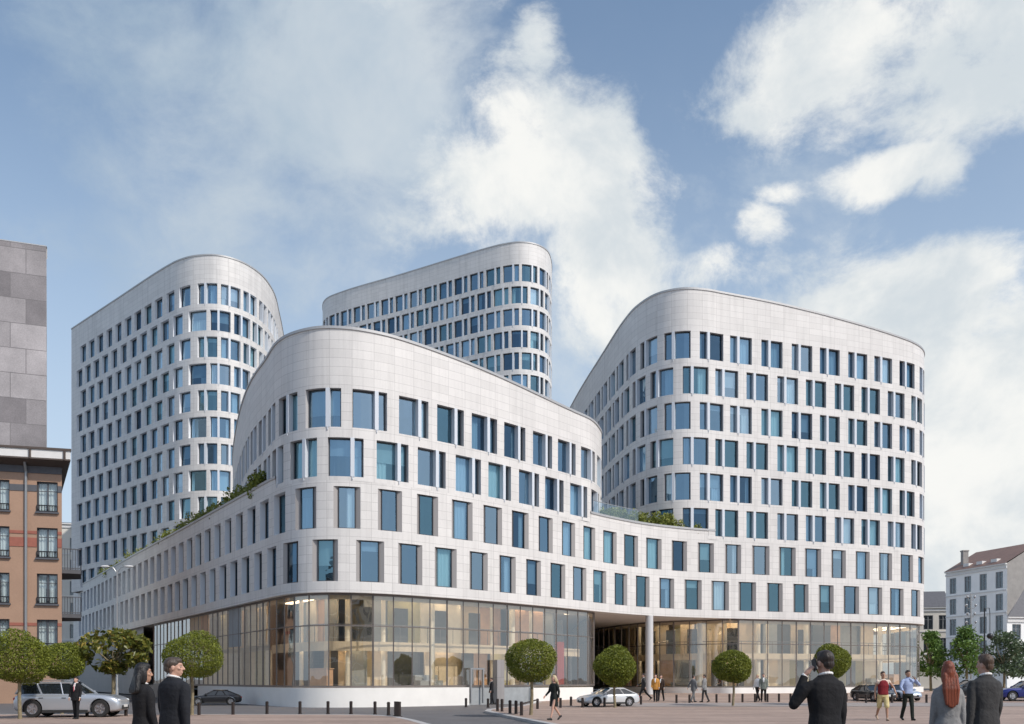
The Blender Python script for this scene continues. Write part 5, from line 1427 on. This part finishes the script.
p, Y = near(985, 654.5, 1.80)
person('tall man in charcoal suit seen from behind at the right', p, R(8), 1.80, N, suit_g, suit_g, h_brown, head=(22, 0), legL=(-7, 6), legR=(9, 4), armL=('sw', -4, 8, 8), armR=('sw', 8, 8, 14), face=True, slim=.89)
# the phone he holds
mp = Matrix.Translation(ph.location) @ Matrix.Rotation(R(16), 4, 'Z') @ Matrix.Scale(1.79/1.75, 4)
q = mp @ Vector((-.100, .035, 1.615)); g = MB(); g.box((0, 0, 0), (.012, .065, .135), 0); T = thing('mobile_phone', 'black mobile phone held to the ear of the man in black suit', 'phone', q, R(16)); T.rotation_euler = (R(-28), R(6), R(16))
g.build('case', M['black_metal'], T); g = MB(); g.box((.0075, 0, 0), (.002, .058, .122)); g.build('screen', M['car_glass'], T)
# people further off
def far(px, feet, top, **kw):
    b = on_px(px, feet); H = (feet-top)*b.y/F; return b, max(1.58, min(1.88, H))
Mv = .015
b, H = far(76, 719.0, 677); person('man in black suit with a pink tie standing before the silver estate car', b, R(172), H, Mv, suit_k, suit_k, h_dark, tie=cloth('pink silk', (.55, .12, .15)), legL=(4, 2), legR=(-4, 4), face=True)
b, H = far(554, 720.2, 674.5); person('blond woman in dark dress walking past the round tree', b, R(128), H, Mv, cloth('dark green dress', (.018, .022, .020)), None, h_blond, female=True, dress=True, collar=False, legL=(20, 6), legR=(-16, 24), armL=('sw', -14, 8, 20), armR=('sw', 12, 8, 35), longhair=.1, face=True)
b, H = far(883, 720.6, 671); person('man in red vest and pale yellow shorts walking towards the camera', b, R(176), H, Mv, cloth('cream shirt', (.66, .55, .46)), cloth('pale yellow cotton', (.62, .52, .26)), h_brown, skin='tan', jacket=False, shorts=True, collar=False, sleeves=False, vest=cloth('dark red vest', (.20, .018, .025)),
       legL=(16, 12), legR=(-14, 26), armL=('sw', 12, 34, 18), armR=('sw', -8, 14, 14), shoes='tan shoes', shoe_c=(.45, .33, .24), face=True)
b, H = far(908, 720.4, 670); person('man in light blue shirt and dark trousers with a hand raised to his face', b, R(184), H, Mv, cloth('light blue shirt', (.34, .42, .62)), cloth('dark green trousers', (.016, .022, .018)), h_dark, skin='tan', jacket=False, legL=(12, 6), legR=(-10, 16),
       armL=('pts', (-.36, .10, 1.24), (-.17, .17, 1.43), (-.11, .15, 1.53)), armR=('sw', 16, 24, 40), face=True)
Fv = .021
fk = dict(jacket=True)
b, H = far(643.5, 700.5, 672.5); person('person in dark jacket striding left of the entrance column', b, R(86), H, Fv, suit_g, suit_k, h_dark, legL=(26, 6), legR=(-24, 22), armL=('sw', -20, 8, 20), armR=('sw', 24, 8, 30))
b, H = far(655.5, 701.8, 674); person('person in orange jacket standing right of the entrance column', b, R(160), H, Fv, cloth('orange jacket', (.55, .26, .06)), suit_k, h_dark, legL=(8, 4), legR=(-6, 8))
b, H = far(661, 701.2, 674.5); person('person in dark coat close behind the orange jacket', b, R(150), H, Fv, cloth('dark brown coat', (.05, .032, .025)), suit_k, h_brown, legL=(-14, 10), legR=(16, 6))
b, H = far(693.5, 702.3, 675); person('person in dark grey suit, left one of the pair walking left of the tree', b, R(-60), H, Fv, grey_l, grey_l, h_dark, legL=(14, 4), legR=(-12, 16), armL=('sw', -30, 12, 10))
b, H = far(704.5, 702.3, 674.5); person('person in pale grey jacket, right one of the pair walking left of the tree', b, R(60), H, Fv, grey_w, suit_g, h_grey, female=True, legL=(10, 4), legR=(-10, 14))
b, H = far(757.5, 701.6, 674); person('person in white shirt walking right of the tree before the glass front', b, R(120), H, Fv, cloth('white shirt cotton', (.78, .78, .77), .8), suit_k, h_blond, jacket=False, legL=(14, 4), legR=(-12, 16))
b, H = far(763.5, 701.8, 673.5); person('person in grey green coat beside the one in white shirt', b, R(170), H, Fv, cloth('grey green coat', (.17, .19, .17)), suit_k, h_grey, legL=(6, 4), legR=(-8, 10))
b, H = far(491.5, 704.5, 680); person('person in black coat standing by the small glass door', b, R(100), H, Fv, suit_k, suit_k, h_dark, legL=(6, 4), legR=(-6, 8))
